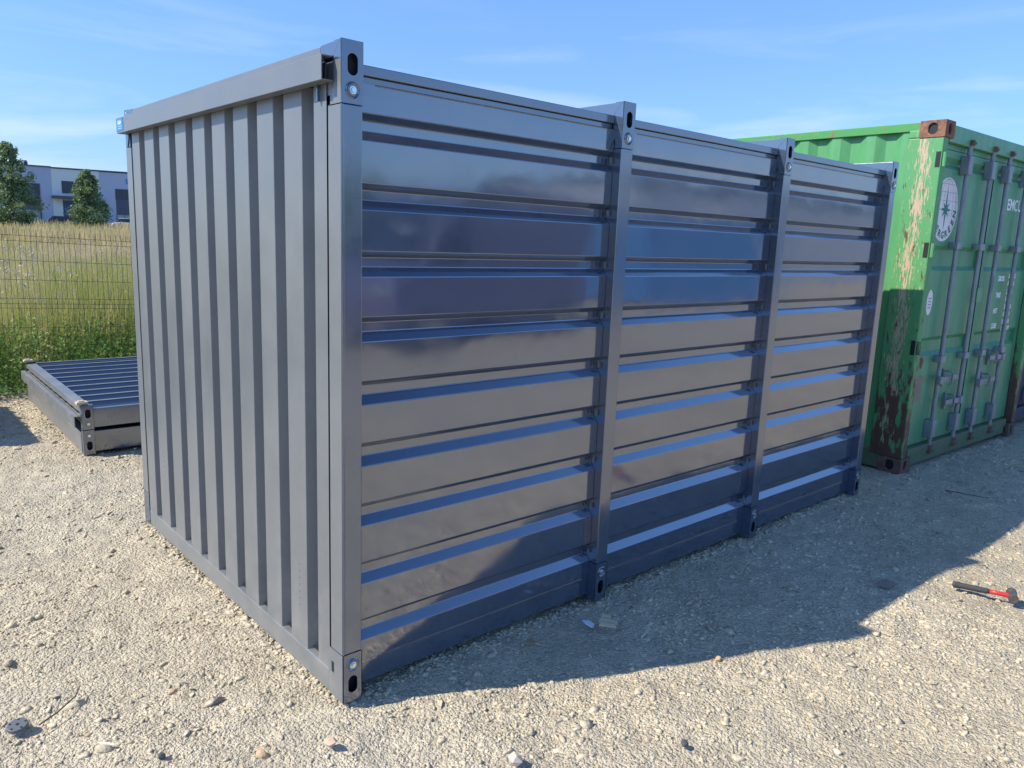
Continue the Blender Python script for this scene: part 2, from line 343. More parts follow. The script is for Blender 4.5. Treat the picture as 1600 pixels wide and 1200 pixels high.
for q_ in n_.nodes:
    if q_.type == 'BUMP': q_.inputs['Strength'].default_value = .35; q_.inputs['Distance'].default_value = .006

# ------------------------------------------------------------ ground
def grid(x0, x1, y0, y1, st):
    xs = np.arange(x0, x1+st*.5, st); ys = np.arange(y0, y1+st*.5, st); xs[-1] = x1; ys[-1] = y1
    X, Y = np.meshgrid(xs, ys, indexing='ij'); nx, ny = X.shape
    I = np.arange(nx*ny).reshape(nx, ny)
    F = np.stack([I[:-1, :-1], I[1:, :-1], I[1:, 1:], I[:-1, 1:]], -1).reshape(-1, 4)
    return X, Y, F
X, Y, F = grid(GX0, GX1, GY0, GY1, .0165)
Vg = np.stack([X, Y, ground_z(X, Y)], -1).reshape(-1, 3)
# surrounding yard: far-out ring of the same sheet (one mesh)
ring = [(-45, -60, 60, GY0), (-45, GY0, GX0, GY1), (GX1, GY0, 60, GY1)]
Vs = [Vg]; Fs = [F]; o_ = len(Vg)
for (a0, b0, a1, b1) in ring:
    Vs.append(np.array([(a0, b0, -.012), (a1, b0, -.012), (a1, b1, -.012), (a0, b1, -.012)])); Fs.append(np.arange(4)[None]+o_); o_ += 4
tag(fast_mesh('ground', np.concatenate(Vs), np.concatenate(Fs), GRAVEL, smooth=True), kind='structure')

# loose stones
PHI = (1+5**.5)/2
ICO = np.array([(-1, PHI, 0), (1, PHI, 0), (-1, -PHI, 0), (1, -PHI, 0), (0, -1, PHI), (0, 1, PHI), (0, -1, -PHI), (0, 1, -PHI), (PHI, 0, -1), (PHI, 0, 1), (-PHI, 0, -1), (-PHI, 0, 1)])/math.sqrt(1+PHI*PHI)
ICF = np.array([(0, 11, 5), (0, 5, 1), (0, 1, 7), (0, 7, 10), (0, 10, 11), (1, 5, 9), (5, 11, 4), (11, 10, 2), (10, 7, 6), (7, 1, 8), (3, 9, 4), (3, 4, 2), (3, 2, 6), (3, 6, 8), (3, 8, 9), (4, 9, 5), (2, 4, 11), (6, 2, 10), (8, 6, 7), (9, 8, 1)])
def stones(x, y, rad, rng):
    n = len(x)
    sc = rad[:, None]*np.stack([rng.uniform(.9, 1.7, n), rng.uniform(.7, 1.2, n), rng.uniform(.4, .85, n)], 1)
    v = ICO[None]*(1.12+rng.uniform(-.3, .3, (n, 12, 1)))+rng.uniform(-.16, .16, (n, 12, 3))
    for _ in range(5):
        nv = rng.normal(size=(n, 3)); nv /= np.linalg.norm(nv, axis=1)[:, None]; off = rng.uniform(.25, .6, n)
        dp = np.einsum('nij,nj->ni', v, nv)-off[:, None]; v = v-np.maximum(dp, 0)[..., None]*nv[:, None]
    v = v*sc[:, None]
    a = rng.uniform(0, 6.283, n); tl = rng.uniform(-.5, .5, n); ct, st = np.cos(tl), np.sin(tl)
    v = np.stack([v[..., 0], v[..., 1]*ct[:, None]-v[..., 2]*st[:, None], v[..., 1]*st[:, None]+v[..., 2]*ct[:, None]], -1)
    ca, sa = np.cos(a)[:, None], np.sin(a)[:, None]
    v = np.stack([v[..., 0]*ca-v[..., 1]*sa, v[..., 0]*sa+v[..., 1]*ca, v[..., 2]], -1)
    z = ground_z(x, y)+rad*rng.uniform(-.4, .2, n)
    v += np.stack([x, y, z], -1)[:, None]
    f = ICF[None]+(np.arange(n)*12)[:, None, None]
    return v.reshape(-1, 3), f.reshape(-1, 3), np.repeat(np.clip(rng.normal(.5, .2, n), 0, 1), 12)
cx_, cy_ = -1.2585, -2.2581
def scatter(n, rmin, rmax, dmin, dmax, az0=-22, az1=98, clump=True):
    dd_ = np.sqrt(RNG.uniform(dmin**2, dmax**2, n)); az = np.radians(RNG.uniform(az0, az1, n)); x = cx_+dd_*np.cos(az); y = cy_+dd_*np.sin(az)
    if clump:
        k = vnoise(x, y, 1.6, 31)+vnoise(x, y, 4.5, 32)*.6; keep = RNG.random(n) < np.clip(.55+k*1.3, .12, 1); x, y = x[keep], y[keep]
    inside = (x > .06) & (x < 3.95) & (y > .10) & (y < 2.2)
    inside |= (x > .05) & (x < 4.1) & (y > 3.95) & (y < 6.2); inside |= (x > 4.8) & (y > .0); inside |= (x < GX0) | (x > GX1) | (y < GY0) | (y > GY1)
    x, y = x[~inside], y[~inside]
    rad = rmin*(rmax/rmin)**(RNG.random(len(x))**2.0)
    return x, y, rad
sets = [scatter(62000, .004, .011, .9, 4.2), scatter(30000, .006, .015, 3.2, 8.5), scatter(27000, .009, .021, 1., 9),
        scatter(3000, .017, .030, 1.2, 10), scatter(9000, .010, .020, 7, 12)]
for (a0, a1, b0, b1, k_) in ((0.0, 4.05, .0, .075, 2600), (-.03, .02, .05, 2.3, 1300), (-.02, .2, -.03, .02, 60), (4.75, 7.3, -.05, .03, 700), (-.02, .08, 3.9, 6.2, 500)):
    q_ = (RNG.uniform(a0, a1, k_), RNG.uniform(b0, b1, k_), .004*(4.)**(RNG.random(k_)**1.8)); sets.append(q_)
x = np.concatenate([q[0] for q in sets]); y = np.concatenate([q[1] for q in sets]); rad = np.concatenate([q[2] for q in sets])
v, f, tt = stones(x, y, rad, RNG)
tag(fast_mesh('gravel', v, f, STONE, attr=tt), 'loose crushed pale limestone chips strewn over the yard', kind='stuff')

# field behind the fence
def field_z(x, y):
    k = np.clip((y-9)/55, 0, 1); k = k*k*(3-2*k)
    return .95*k+vnoise(x, y, .12, 41)*.5*np.clip((y-12)/20, 0, 1)*.6-.012*(y < 8)
X, Y, F = grid(-70, 110, GY1, 420, 2.0)
SOIL = mat('field_soil', (.20, .19, .07), rough=1, col2=(.28, .24, .11), nscale=.8)
tag(fast_mesh('field', np.stack([X, Y, field_z(X, Y)], -1).reshape(-1, 3), F, SOIL, smooth=True), kind='structure')
far = MB(); far.add([(-3000, -3000, -.35), (3000, -3000, -.35), (3000, 3000, -.35), (-3000, 3000, -.35)], [(0, 1, 2, 3)])
tag(far.build('terrain', mat('far_meadow', (.11, .12, .05), rough=1, col2=(.16, .15, .07), nscale=.05)), kind='structure')

def blades(x, y, z, h, wd, rng, lean=.35, seg=2):
    n = len(x); a = rng.uniform(0, 6.283, n); la = rng.uniform(0, 6.283, n); ln = rng.uniform(0, lean, n)*h
    dx, dy = np.cos(a)*wd*.5, np.sin(a)*wd*.5; lx, ly = np.cos(la)*ln, np.sin(la)*ln
    P = []
    for k, (t_, wk) in enumerate(((0, 1), (.5, .8), (1, .12))):
        bx = x+lx*t_*t_; by = y+ly*t_*t_; bz = z+h*t_
        P += [np.stack([bx-dx*wk, by-dy*wk, bz], -1), np.stack([bx+dx*wk, by+dy*wk, bz], -1)]
    V = np.stack(P, 1).reshape(-1, 3); b = (np.arange(n)*6)[:, None]
    F = np.concatenate([b+np.array([[0, 1, 3, 2]]), b+np.array([[2, 3, 5, 4]])])
    return V, F
def polar(n, d0, d1, az0=64, az1=100, p=1.0):
    dd_ = d0*(d1/d0)**(RNG.random(n)**p); az = np.radians(RNG.uniform(az0, az1, n)); return cx_+dd_*np.cos(az), cy_+dd_*np.sin(az), dd_
def grass(name, label, n, d0, d1, hmin, hmax, wk, els, ymin=7.35, trans=.5, patch=.0, az0=64, az1=100, lean=.35, ylo=None, yhi=None, band=None):
    x, y, dd_ = polar(n, d0, d1, az0, az1)
    k = y > ymin
    if band is not None: k &= RNG.random(len(x)) < band(x, y)
    x, y, dd_ = x[k], y[k], dd_[k]
    h = RNG.uniform(hmin, hmax, len(x))*(1+vnoise(x, y, .35, 51)*.6); wd = wk*np.clip(dd_, 8, 60)*RNG.uniform(.6, 1.3, len(x))
    V, F = blades(x, y, field_z(x, y)-.02, h, wd, RNG, lean)
    tn = np.clip(.5+vnoise(x, y, .5, 52)*.9+vnoise(x, y, .09, 53)*.7+RNG.normal(0, .14, len(x)), 0, 1)
    return tag(fast_mesh(name, V, F, tint_mat(name+'_blades', els, trans=trans), attr=np.repeat(tn, 6)), label, kind='stuff')
DRY = [(0, (.34, .31, .11)), (.35, (.48, .42, .18)), (.7, (.58, .46, .26)), (1, (.64, .52, .36))]
GRN = [(0, (.22, .29, .06)), (.3, (.42, .43, .12)), (.6, (.56, .50, .22)), (1, (.64, .54, .34))]
grass('meadow_grass', 'yellow green meadow grass standing tall behind the wire fence', 60000, 9.3, 30, .45, .95, .0011, GRN)
grass('dry_grass', 'dry tan seed-headed grass covering the far part of the field', 70000, 17, 75, .45, .9, .0013, DRY, ymin=14)
grass('dry_stalks', 'straw coloured stalks mixed into the green grass', 16000, 9.6, 24, .7, 1.15, .0005, DRY, lean=.25)

# ------------------------------------------------------------ leafy geometry
def leaves(pts, size, rng, up=.2):
    n = len(pts); a = rng.normal(size=(n, 3)); a[:, 2] += up; a /= np.linalg.norm(a, axis=1)[:, None]
    b = np.cross(a, rng.normal(size=(n, 3))); b /= np.linalg.norm(b, axis=1)[:, None]
    s = (size*rng.uniform(.6, 1.4, n))[:, None]
    V = np.stack([pts-a*s, pts+b*s*.45, pts+a*s, pts-b*s*.45], 1).reshape(-1, 3)
    return V, (np.arange(n)*4)[:, None]+np.arange(4)[None]
LEAFW = [(0, (.05, .12, .04)), (.3, (.13, .24, .06)), (.6, (.26, .37, .09)), (.8, (.33, .38, .12)), (1, (.50, .46, .22))]
# weeds along the fence
n = 1500; x = RNG.uniform(-4.5, 7.5, n); y = 7.0+RNG.normal(0, .42, n)+np.where(x < .25, -.25, .05); k = (y > 6.35+.25*vnoise(x, y, 1.2, 61)) & (y < 8.4); x, y = x[k], y[k]
hh = np.clip(RNG.uniform(.15, .58, len(x))*(1+vnoise(x, y, .9, 62)), .08, .75)*np.clip((y-6.2)/.75, .3, 1)
P = []; S = []
for xi, yi, hi in zip(x, y, hh):
    m_ = int(24+hi*60); t_ = RNG.random(m_)**.8; la = RNG.uniform(0, 6.28); sp_ = .05+.11*RNG.random(m_)
    aa = RNG.uniform(0, 6.28, m_)
    P.append(np.stack([xi+np.cos(la)*.12*t_+np.cos(aa)*sp_, yi+np.sin(la)*.12*t_+np.sin(aa)*sp_, .01+hi*t_+RNG.normal(0, .02, m_)], -1)); S.append(np.full(m_, 1.)*RNG.uniform(.6, 1.3))
P = np.concatenate(P); S = np.concatenate(S); V, F = leaves(P, .021*S, RNG, .4)
tw = np.clip(.52+vnoise(P[:, 0], P[:, 1], 2.2, 63)*.9+RNG.normal(0, .2, len(P)), 0, 1)
tag(fast_mesh('weeds', V, F, tint_mat('weed_leaves', LEAFW, trans=.4, rough=.6), attr=np.repeat(tw, 4)), 'lush green leafy weeds growing along the foot of the wire fence', kind='stuff')
# upright weed grass near the fence
x = RNG.uniform(-4.5, 7.5, 9000); y = RNG.uniform(6.55, 9.4, 9000); hgt = RNG.uniform(.25, .7, 9000)*np.clip((y-6.3)/.9, .3, 1)
V, F = blades(x, y, np.zeros(9000)-.01, hgt, RNG.uniform(.006, .016, 9000), RNG, .6)
tag(fast_mesh('verge_grass', V, F, tint_mat('verge_blades', [(0, (.07, .17, .03)), (.5, (.17, .32, .05)), (1, (.36, .42, .12))], trans=.3), attr=np.repeat(RNG.random(9000), 6)), 'bright green long grass between the weeds under the fence', kind='stuff')
# thistle heads: pale pinkish tufts in the meadow
x, y, dd_ = polar(220, 10.5, 24, 70, 92); P = []
for xi, yi in zip(x, y):
    zc = field_z(xi, yi)+RNG.uniform(.55, 1.05)
    for q in range(4): c0 = np.array([xi, yi, zc])+RNG.normal(0, .09, 3); P.append(c0+RNG.normal(0, .022, (9, 3)))
P = np.concatenate(P); V, F = leaves(P, .02, RNG)
tag(fast_mesh('thistles', V, F, tint_mat('thistle_down', [(0, (.42, .33, .30)), (1, (.66, .60, .52))], trans=.2), attr=np.repeat(RNG.random(len(P)), 4)), 'pale pinkish gone-to-seed thistles scattered through the meadow', kind='stuff')

# ------------------------------------------------------------ trees
BARK = mat('bark', (.16, .12, .09), rough=.95, col2=(.08, .06, .045), nscale=8)
def tree(x, y, h, rw, label, seed, dark=0., n=14000, ls=.075, shape='cone', group=None):
    rng = np.random.default_rng(seed); z0 = float(field_z(np.array([x]), np.array([y]))[0])-.05
    t_ = thing('leafy_tree', label, 'tree', (x, y, z0), group=group)
    tb = MB(); tb.tube([(0, 0, 0), (.05, .03, h*.3), (-.04, .05, h*.6), (0, 0, h*.92)], [h*.022, h*.016, h*.01, .01], 9)
    cl = []
    for i in range(int(210*max(1, h/5))):
        q = rng.random()**1.15; zz = h*(.06+.92*q)
        prof = (1-q)**.5*min(1, .55+q*2.2)*1.05+.04 if shape == 'cone' else math.sqrt(max(.02, 1-((q-.42)/.62)**2))
        rr = rw*prof*rng.uniform(.25, 1.0)**.8*(1+.18*math.sin(q*17+seed)); a = rng.uniform(0, 6.283)
        c = np.array([math.cos(a)*rr, math.sin(a)*rr, zz+rng.normal(0, .1)]); cl.append((c, rw*rng.uniform(.07, .19)*(1.15-.65*q)))
        if i % 6 == 0: tb.tube([(0, 0, max(.2, zz-rr*.7)), tuple(c*.6+np.array([0, 0, max(.2, zz-rr*.7)])*.4+np.array([0, 0, .05])), tuple(c)], [h*.006, h*.004, .006], 5)
    tb.build('trunk', BARK, t_, smooth=True)
    per = n//len(cl); P = []; tn = []
    for c, s in cl:
        q = rng.normal(size=(per, 3)); q /= np.linalg.norm(q, axis=1)[:, None]; rr = s*rng.random(per)**.7*1.9
        P.append(c+q*rr[:, None]*np.array([1, 1, .85])); tn.append(np.full(per, rng.normal(.5, .16))+rng.normal(0, .13, per))
    P = np.concatenate(P); P[:, 2] = np.maximum(P[:, 2], .12); V, F = leaves(P, ls, rng, .1)
    els = [(0, (.09, .15, .085)), (.4, (.17, .25, .115)), (.75, (.26, .34, .15)), (1, (.38, .42, .23))]
    if dark: els = [(p_, tuple(v_*(.55) for v_ in c_)) for p_, c_ in els]
    fast_mesh('crown', V, F, tint_mat('crown_leaves', els, trans=.25, rough=.6), t_, attr=np.repeat(np.clip(np.concatenate(tn), 0, 1), 4))
    return t_
tree(8.0, 56.5, 5.75, 1.65, 'tall dark pointed tree at the left edge in front of the building', 3, dark=0, n=17000, ls=.085)
tree(11.9, 54.0, 4.15, 1.32, 'lower bushy tree left of the big container, in front of the building canopy', 8, n=15000, ls=.075, shape='cone')

# ------------------------------------------------------------ office building far behind
az = R_(78); bd = thing('office_building', 'two storey pale office and warehouse building beyond the field', 'building', (21.196, 103.382, .3))
bd.rotation_euler = (0, 0, math.atan2(-.208, .978))   # local x along facade, local y away
LAV = mat('lavender_cladding', (.34, .40, .54), rough=.6, col2=(.31, .37, .50), nscale=.6)
PALE = mat('pale_cladding', (.52, .58, .60), rough=.6)
BGREY = mat('dark_grey_cladding', (.05, .07, .115), rough=.5)
GLS = mat('window_glass', (.03, .045, .07), rough=.1, ior=1.4)
GLS2 = mat('pale_window_glass', (.16, .24, .25), rough=.15, ior=1.9)
z0 = -.3
b = MB(); b.box(-34, 0, 0, -1.5, 20, 7.72); b.box(3.45, 0, 0, 46, 20, 7.6); b.box(-1.5, .06, 0, 3.45, 20, 7.65); b.build('wall', LAV, bd)
b = MB(); b.box(-1.5, -.02, 4.55, 3.45, .05, 7.62); b.box(-1.5, -.02, 0, -.5, .05, 4.2); b.build('pale_wall_panel', PALE, bd)
b = MB(); b.box(-34.2, -.15, 7.72, -1.5, 20.2, 7.86); b.box(-1.5, -.15, 7.66, 46, 20.2, 7.79); b.build('roof', BGREY, bd)
b = MB(); b.box(-4.2, 1, 7.8, -3.8, 1.4, 8.25); b.cyl((-4, 1.2, 8.25), (-4, 1.2, 8.4), .12, .16); b.build('roof_vent', BGREY, bd)
b = MB(); b.box(-1.6, -1.2, 4.22, 3.5, 0, 4.5); b.build('canopy', BGREY, bd)
b = MB(); b.box(-.45, -.02, 0, 1.3, .05, 4.0); b.build('door', mat('blue_door', (.03, .06, .16), rough=.5), bd)
def bwin(x0, x1, zt, zb, panes, m=GLS):
    q = MB(); q.box(x0, -.03, zb, x1, .02, zt); wn = q.build('window', m, bd)
    q = MB()
    for i in range(panes+1):
        xx = x0+(x1-x0)*i/panes; q.box(xx-.035, -.07, zb, xx+.035, -.03, zt)
    q.box(x0+.04, -.068, zt-.06, x1-.04, -.032, zt); q.box(x0+.04, -.068, zb, x1-.04, -.032, zb+.06); q.build('frame', BGREY, wn)
for x0 in (-28, -20, -12.2, -4.6):
    bwin(x0, x0+1.85, 5.8, 4.5, 2); bwin(x0, x0+1.85, 2.84, 1.3, 2, GLS2)
    q = MB(); q.box(x0, -.025, 2.86, x0+1.85, .02, 4.48); q.build('spandrel_panel', BGREY, bd)
bwin(-.47, 1.4, 6.27, 4.85, 2); bwin(1.6, 3.2, 6.27, 4.85, 2)
for x0 in (5.15, 12.5, 20, 28):
    bwin(x0, x0+1.75, 5.7, 4.4, 2); bwin(x0, x0+1.75, 2.68, 1.2, 2, GLS2)
    q = MB(); q.box(x0, -.025, 2.70, x0+1.75, .02, 4.38); q.build('spandrel_panel', BGREY, bd)
q = MB(); q.box(6.35, -.06, 6.35, 6.8, -.01, 6.5); q.box(6.35, -.06, 6.5, 6.5, -.01, 6.95); q.box(6.65, -.06, 6.5, 6.8, -.01, 6.75); q.build('blue_wall_sign', STICK, bd)
q = MB(); q.cyl((-2.8, -.1, 0), (-2.8, -.1, 4.4), .05); q.build('downpipe', BGREY, bd)

def car(loc, rz, m, label, group='cars parked by the office building'):
    t_ = thing('parked_car', label, 'car', loc, rz, group)
    prof = [(-2.1, .35), (-2.15, .8), (-1.9, .98), (-1.3, 1.02), (1.15, 1.0), (1.95, .82), (2.15, .6), (2.1, .35)]
    q = MB(); q.prism([(x, -.87, z) for x, z in prof], (0, 1.74, 0)); q.build('body', m, t_, bevel=.06)
    q = MB(); cab = [(-1.75, 1.0), (-1.35, 1.42), (-.3, 1.48), (.4, 1.42), (1.1, 1.0)]
    q.prism([(x, -.74, z) for x, z in cab], (0, 1.48, 0)); q.build('windows', GLS, t_, bevel=.05)
    q = MB(); q.box(-1.3, -.68, 1.435, .35, .68, 1.5); q.build('roof', m, t_, bevel=.03)
    for sx_ in (-1.3, 1.35):
        for sy in (-.8, .8):
            q = MB(); q.cyl((sx_, sy-.1, .32), (sx_, sy+.1, .32), .32, n=18); wh = q.build('wheel', BLACKR, t_)
            q = MB(); s_ = .105 if sy > 0 else -.105; q.cyl((sx_, sy+s_*.95, .32), (sx_, sy+s_*1.05, .32), .19, n=14); q.build('rim', ZINC, wh)
def bpt(s, dpt): return (21.196+.978*s+.208*dpt, 103.382-.208*s+.978*dpt)
p_ = bpt(-.3, -3.5); car((*p_, .95), R_(-12), mat('dark_car_paint', (.015, .02, .035), rough=.2), 'dark parked car half hidden by dry grass left of the bushy tree')
p_ = bpt(6.5, -4.5); car((*p_, 1.0), R_(-12), mat('white_car_paint', (.7, .72, .75), rough=.25), 'white parked car just beside the big container edge, far off')

# ------------------------------------------------------------ wire mesh fence
fn = thing('wire_fence', 'dark welded wire mesh fence in front of the meadow', 'fence', (0, 7.0, 0))
def ftop(x): return 1.585-.035*(x-.07)
for pi in range(-2, 4):
    xa = 1.47-2.5*2+2.5*pi*1.0-.0; xa = 1.47+2.5*(pi-1); xb = xa+2.5
    q = MB()
    zoff = -.035*((xa+xb)/2-.07)
    fold = [(1.60, 0), (1.535, .0), (1.51, -.03), (1.48, .0), (.90, 0), (.875, -.03), (.845, 0), (.22, 0), (.195, -.03), (.16, 0), (.02, 0)]
    nx_ = 49
    for i in range(nx_+1):
        xx = xa+.03+i*.05
        if xx > xb-.02: break
        q.tube([(xx, dy, z-.035*(xx-.07)) for z, dy in fold], .0024, 4)
    for z in (1.535, 1.48, 1.285, 1.09, .90, .845, .80, .60, .40, .22, .16):
        q.cyl((xa+.01, -.004, z-.035*(xa-.07)), (xb-.01, -.004, z-.035*(xb-.07)), .0028, n=4)
    q.build('mesh_panel', WIRE, fn)
    q = MB(); q.box(xa-.025, .012, -.1, xa+.025, .06, 1.62-.035*(xa-.07)); pb = q.build('fence_post', WIRE, fn)
    for zc in (1.42, .86, .3):
        q = MB(); q.box(xa-.035, -.02, zc-.03, xa+.035, .011, zc+.02); q.build('clamp', BLACKR, pb)

# ------------------------------------------------------------ the dark storage container
W, H, LX, SP, PW = 2.285, 2.26, 3.988, 1.3295, .078
sc = thing('storage_container', 'glossy dark anthracite storage container with ribbed panels filling the foreground', 'container')
def ribbed(q, s0, s1, centres, place, ext, outer, depth, sl=.024, inn=.0165, sl0=None):
    """polyline across ribs. place(s, dep) -> point; ext = extrusion"""
    pts = [(s0, outer)]
    for c in centres:
        s_ = sl if sl0 is None else sl0
        if c-inn-s_ <= s0 or c+inn+sl >= s1: continue
        pts += [(c-inn-s_, outer), (c-inn, outer+depth), (c+inn, outer+depth), (c+inn+sl, outer)]
    pts.append((s1, outer)); q.strip([place(s, dp) for s, dp in pts], ext)
gz = [2.019-.2222*k for k in range(9)]
POSTX = [0, SP, 2*SP, LX-.0]
def side(yo, sg, name_far):
    """sg=+1: near side, outward -Y; far side mirrored"""
    Yf = lambda dpt: yo+sg*dpt
    for i in range(3):
        xa = (POSTX[i]+PW)-(.0 if i else .003); xb = POSTX[i+1]
        q = MB(); ribbed(q, .112, 2.146, sorted(gz), lambda s, dp: (xa, Yf(.045+dp), s), (xb-xa, 0, 0), 0., .028, sl=.021, sl0=.032)
        q.box(xa, Yf(.0455), .1, xb, Yf(.052), .112)
        q.build('side_panel', PAINT, sc, bevel=.0022, seg=3)
        q = MB(); q.box(xa, Yf(.05), .02, xb, Yf(.11), .100); q.box(xa, Yf(.056), .1, xb, Yf(.10), .108); q.build('bottom_rail', PAINT_F, sc, bevel=.003)
        q = MB(); q.box(xa, Yf(.046), 2.172, xb, Yf(.11), 2.205); q.box(xa, Yf(.060), 2.146, xb, Yf(.10), 2.172)
        q.build('top_rail', PAINT_F, sc, bevel=.003)
        q = MB(); q.cyl((xa+.075, Yf(.047), 2.1455), (xb, Yf(.047), 2.1455), .0035, n=6); q.build('panel_lip', PAINT_F, sc)
        if i < 3:
            for g in gz:
                q = MB(); q.box(xb-.013, Yf(.0465), g-.012, xb-.005, Yf(.052), g+.013); q.build('latch_tab', PAINT_D, sc)
def plate(q, x0, yf, z0, z1, ovz, s, wd=PW):
    """folded corner block face with an oval hole: front plane y=yf (s=+1 faces -Y)"""
    if s > 0: q.holed((x0, yf, z0), (1, 0, 0), (0, 0, 1), wd, z1-z0, .040, ovz-z0, .0185, .033, .004)
    else: q.holed((x0+wd, yf, z0), (-1, 0, 0), (0, 0, 1), wd, z1-z0, .038, ovz-z0, .0185, .033, .004)
def post(x, yo, s, front=False):
    Yf = lambda dpt: yo+s*dpt
    q = MB(); q.box(x+.002, Yf(.001), .187, x+PW-.002, Yf(.088), 2.068)
    if front: q.box(x, Yf(.0), .187, x+.010, Yf(.083), 2.068)
    p = q.build('corner_post' if front else 'post', PAINT_F, sc, bevel=.003)
    # bottom block
    q = MB(); plate(q, x, yo, 0., .185, .065, s)
    xe = x+PW; D_ = .09
    q.box(x, Yf(.0), 0.0, x+.003, Yf(D_), .185); q.box(xe-.003, Yf(.0), 0., xe, Yf(.055), .185); q.box(x+.003, Yf(.003), 0, xe-.003, Yf(D_), .003); q.box(x+.003, Yf(.003), .182, xe-.003, Yf(D_), .185)
    bl = q.build('foot_block', PAINT_F, p)
    q = MB(); q.box(x+.004, Yf(.035), .004, xe-.004, Yf(.06), .181); q.build('block_inside', DARKIN, p)
    # top block: side cheeks are cut at an angle
    q = MB(); plate(q, x, yo, 2.07, H, 2.188, s)
    ch = [(0, 2.07), (.022, 2.07), (.048, 2.115), (.048, 2.215), (.004, H)]
    if s < 0: ch = ch[::-1]
    for xx in (x, xe-.003): q.prism([(xx, Yf(a), z) for a, z in ch], (.003, 0, 0))
    q.box(x+.003, Yf(.003), H-.003, xe-.003, Yf(.05), H); q.box(x+.003, Yf(.003), 2.07, xe-.003, Yf(.045), 2.073)
    q.build('top_block', PAINT_F, p)
    q = MB(); q.box(x+.006, Yf(.024), 2.085, xe-.006, Yf(.027), H-.012); q.build('block_inside', DARKIN, p)
    q = MB(); q.box(x+.004, Yf(.0275), 2.0735, xe-.004, Yf(.062), 2.203); q.build('post_head', PAINT_F, p)
    for zc in (.141, 2.111):
        q = MB(); n_s = 20
        # shallow dished ring with a zinc bolt head in it
        for ra, rb, da, db in ((.026, .022, 0, -.0035), (.022, .016, -.0035, .0015)):
            vs = []; 
            for i in range(n_s):
                a = 2*math.pi*i/n_s; vs.append((x+.039+math.cos(a)*ra, Yf(da-.0008), zc+math.sin(a)*ra))
            for i in range(n_s):
                a = 2*math.pi*i/n_s; vs.append((x+.039+math.cos(a)*rb, Yf(db-.0008), zc+math.sin(a)*rb))
            q.add(vs, [(i, (i+1) % n_s, n_s+(i+1) % n_s, n_s+i) for i in range(n_s)])
        q.build('dished_washer', PAINT_F, p, smooth=True)
        q = MB(); q.cyl((x+.039, Yf(.001), zc), (x+.039, Yf(-.0045), zc), .0125, .0125, n=16); q.cyl((x+.039, Yf(-.0045), zc), (x+.039, Yf(-.010), zc), .0098, .0085, n=6); q.build('bolt', ZINC, p)
    return p
side(0, 1, False); side(W, -1, True)
for i, x in enumerate(POSTX): post(x, 0, 1, i == 0); post(x, W, -1, i == 0)
# cross beams under and over each frame
for i, x in enumerate(POSTX):
    q = MB(); q.box(x+.006, .09, .003, x+PW-.006, W-.09, .06); q.build('floor_beam', PAINT_F, sc, bevel=.003)
    q = MB()
    if i == 0: q.prism([(x, .0495, 2.214), (x, .006, 2.2575), (x, .135, 2.2555), (x, .135, 2.214)], (PW-.002, 0, 0)); q.prism([(x, W-.0495, 2.214), (x, W-.135, 2.214), (x, W-.135, 2.2555), (x, W-.006, 2.2575)], (PW-.002, 0, 0)); q.box(x+.012, .1355, 2.19, x+.07, W-.1355, 2.236)
    else: q.prism([(x+.001, .05, 2.205), (x+.001, .05, 2.2135), (x+.001, .0065, 2.257), (x+.001, W-.0065, 2.257), (x+.001, W-.05, 2.2135), (x+.001, W-.05, 2.205)], (PW-.002, 0, 0))
    q.build('roof_beam', PAINT_F, sc, bevel=.002)
q = MB(); yy = np.linspace(.09, W-.09, 33)
q.strip([(.08, float(a), 2.196+(.012 if (k//2) % 2 else 0)) for k, a in enumerate(yy)], (LX-.16, 0, 0)); q.build('roof_sheet', PAINT_F, sc)
q = MB(); q.box(.02, .06, .1, LX+.05, W-.06, .104); q.build('floor_sheet', DARKIN, sc)
# front: gutter beam, ribbed panel, sill
q = MB(); GY_0, GY_1 = .045, W-.012
q.box(-.045, GY_0, 2.136, -.041, GY_1, 2.212); q.box(-.041, GY_0, 2.136, -.003, GY_1, 2.140); q.box(-.041, GY_0, 2.208, -.006, GY_1, 2.212); q.box(-.006, GY_0+.045, 2.14, -.003, GY_1, 2.2)
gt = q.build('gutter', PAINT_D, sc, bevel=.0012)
q = MB(); q.box(.000, .1355, 2.213, .0115, W-.1355, 2.2525); q.build('roof_edge_trim', PAINT_D, sc, bevel=.002)
q = MB(); q.box(-.012, .135, 2.085, -.001, .142, 2.135); q.build('hinge_bracket', PAINT_F, sc)
q = MB(); q.box(-.0465, GY_1-.118, 2.146, -.045, GY_1-.003, 2.209); stk = q.build('sticker', STICK, sc)
text('sticker_lettering', 'hildr', .030, WHITE, stk, (-.0467, GY_1-.028, 2.178), (0, -1, 0), (0, 0, 1), extr=.0002, bold=.0007, sx_=1.15)
q = MB(); q.box(-.0470, GY_1-.098, 2.1665, -.0465, GY_1-.028, 2.1695); q.box(-.0470, GY_1-.098, 2.1555, -.0465, GY_1-.028, 2.1590); q.build('sticker_small_print', PALEBLUE, stk)
fg = [.2315+.2240*k for k in range(9)]
q = MB(); ribbed(q, .100, W-.100, fg, lambda s, dp: (.002+dp, s, .092), (0, 0, 2.055), 0., .038, sl=.017, inn=.0265)
for g0_, g1_ in ((.0835, .102), (W-.102, W-.0835)):
    gq = MB(); gq.box(.006, g0_, .1, .012, g1_, 2.1); gq.build('panel_gap', DARKIN, sc)

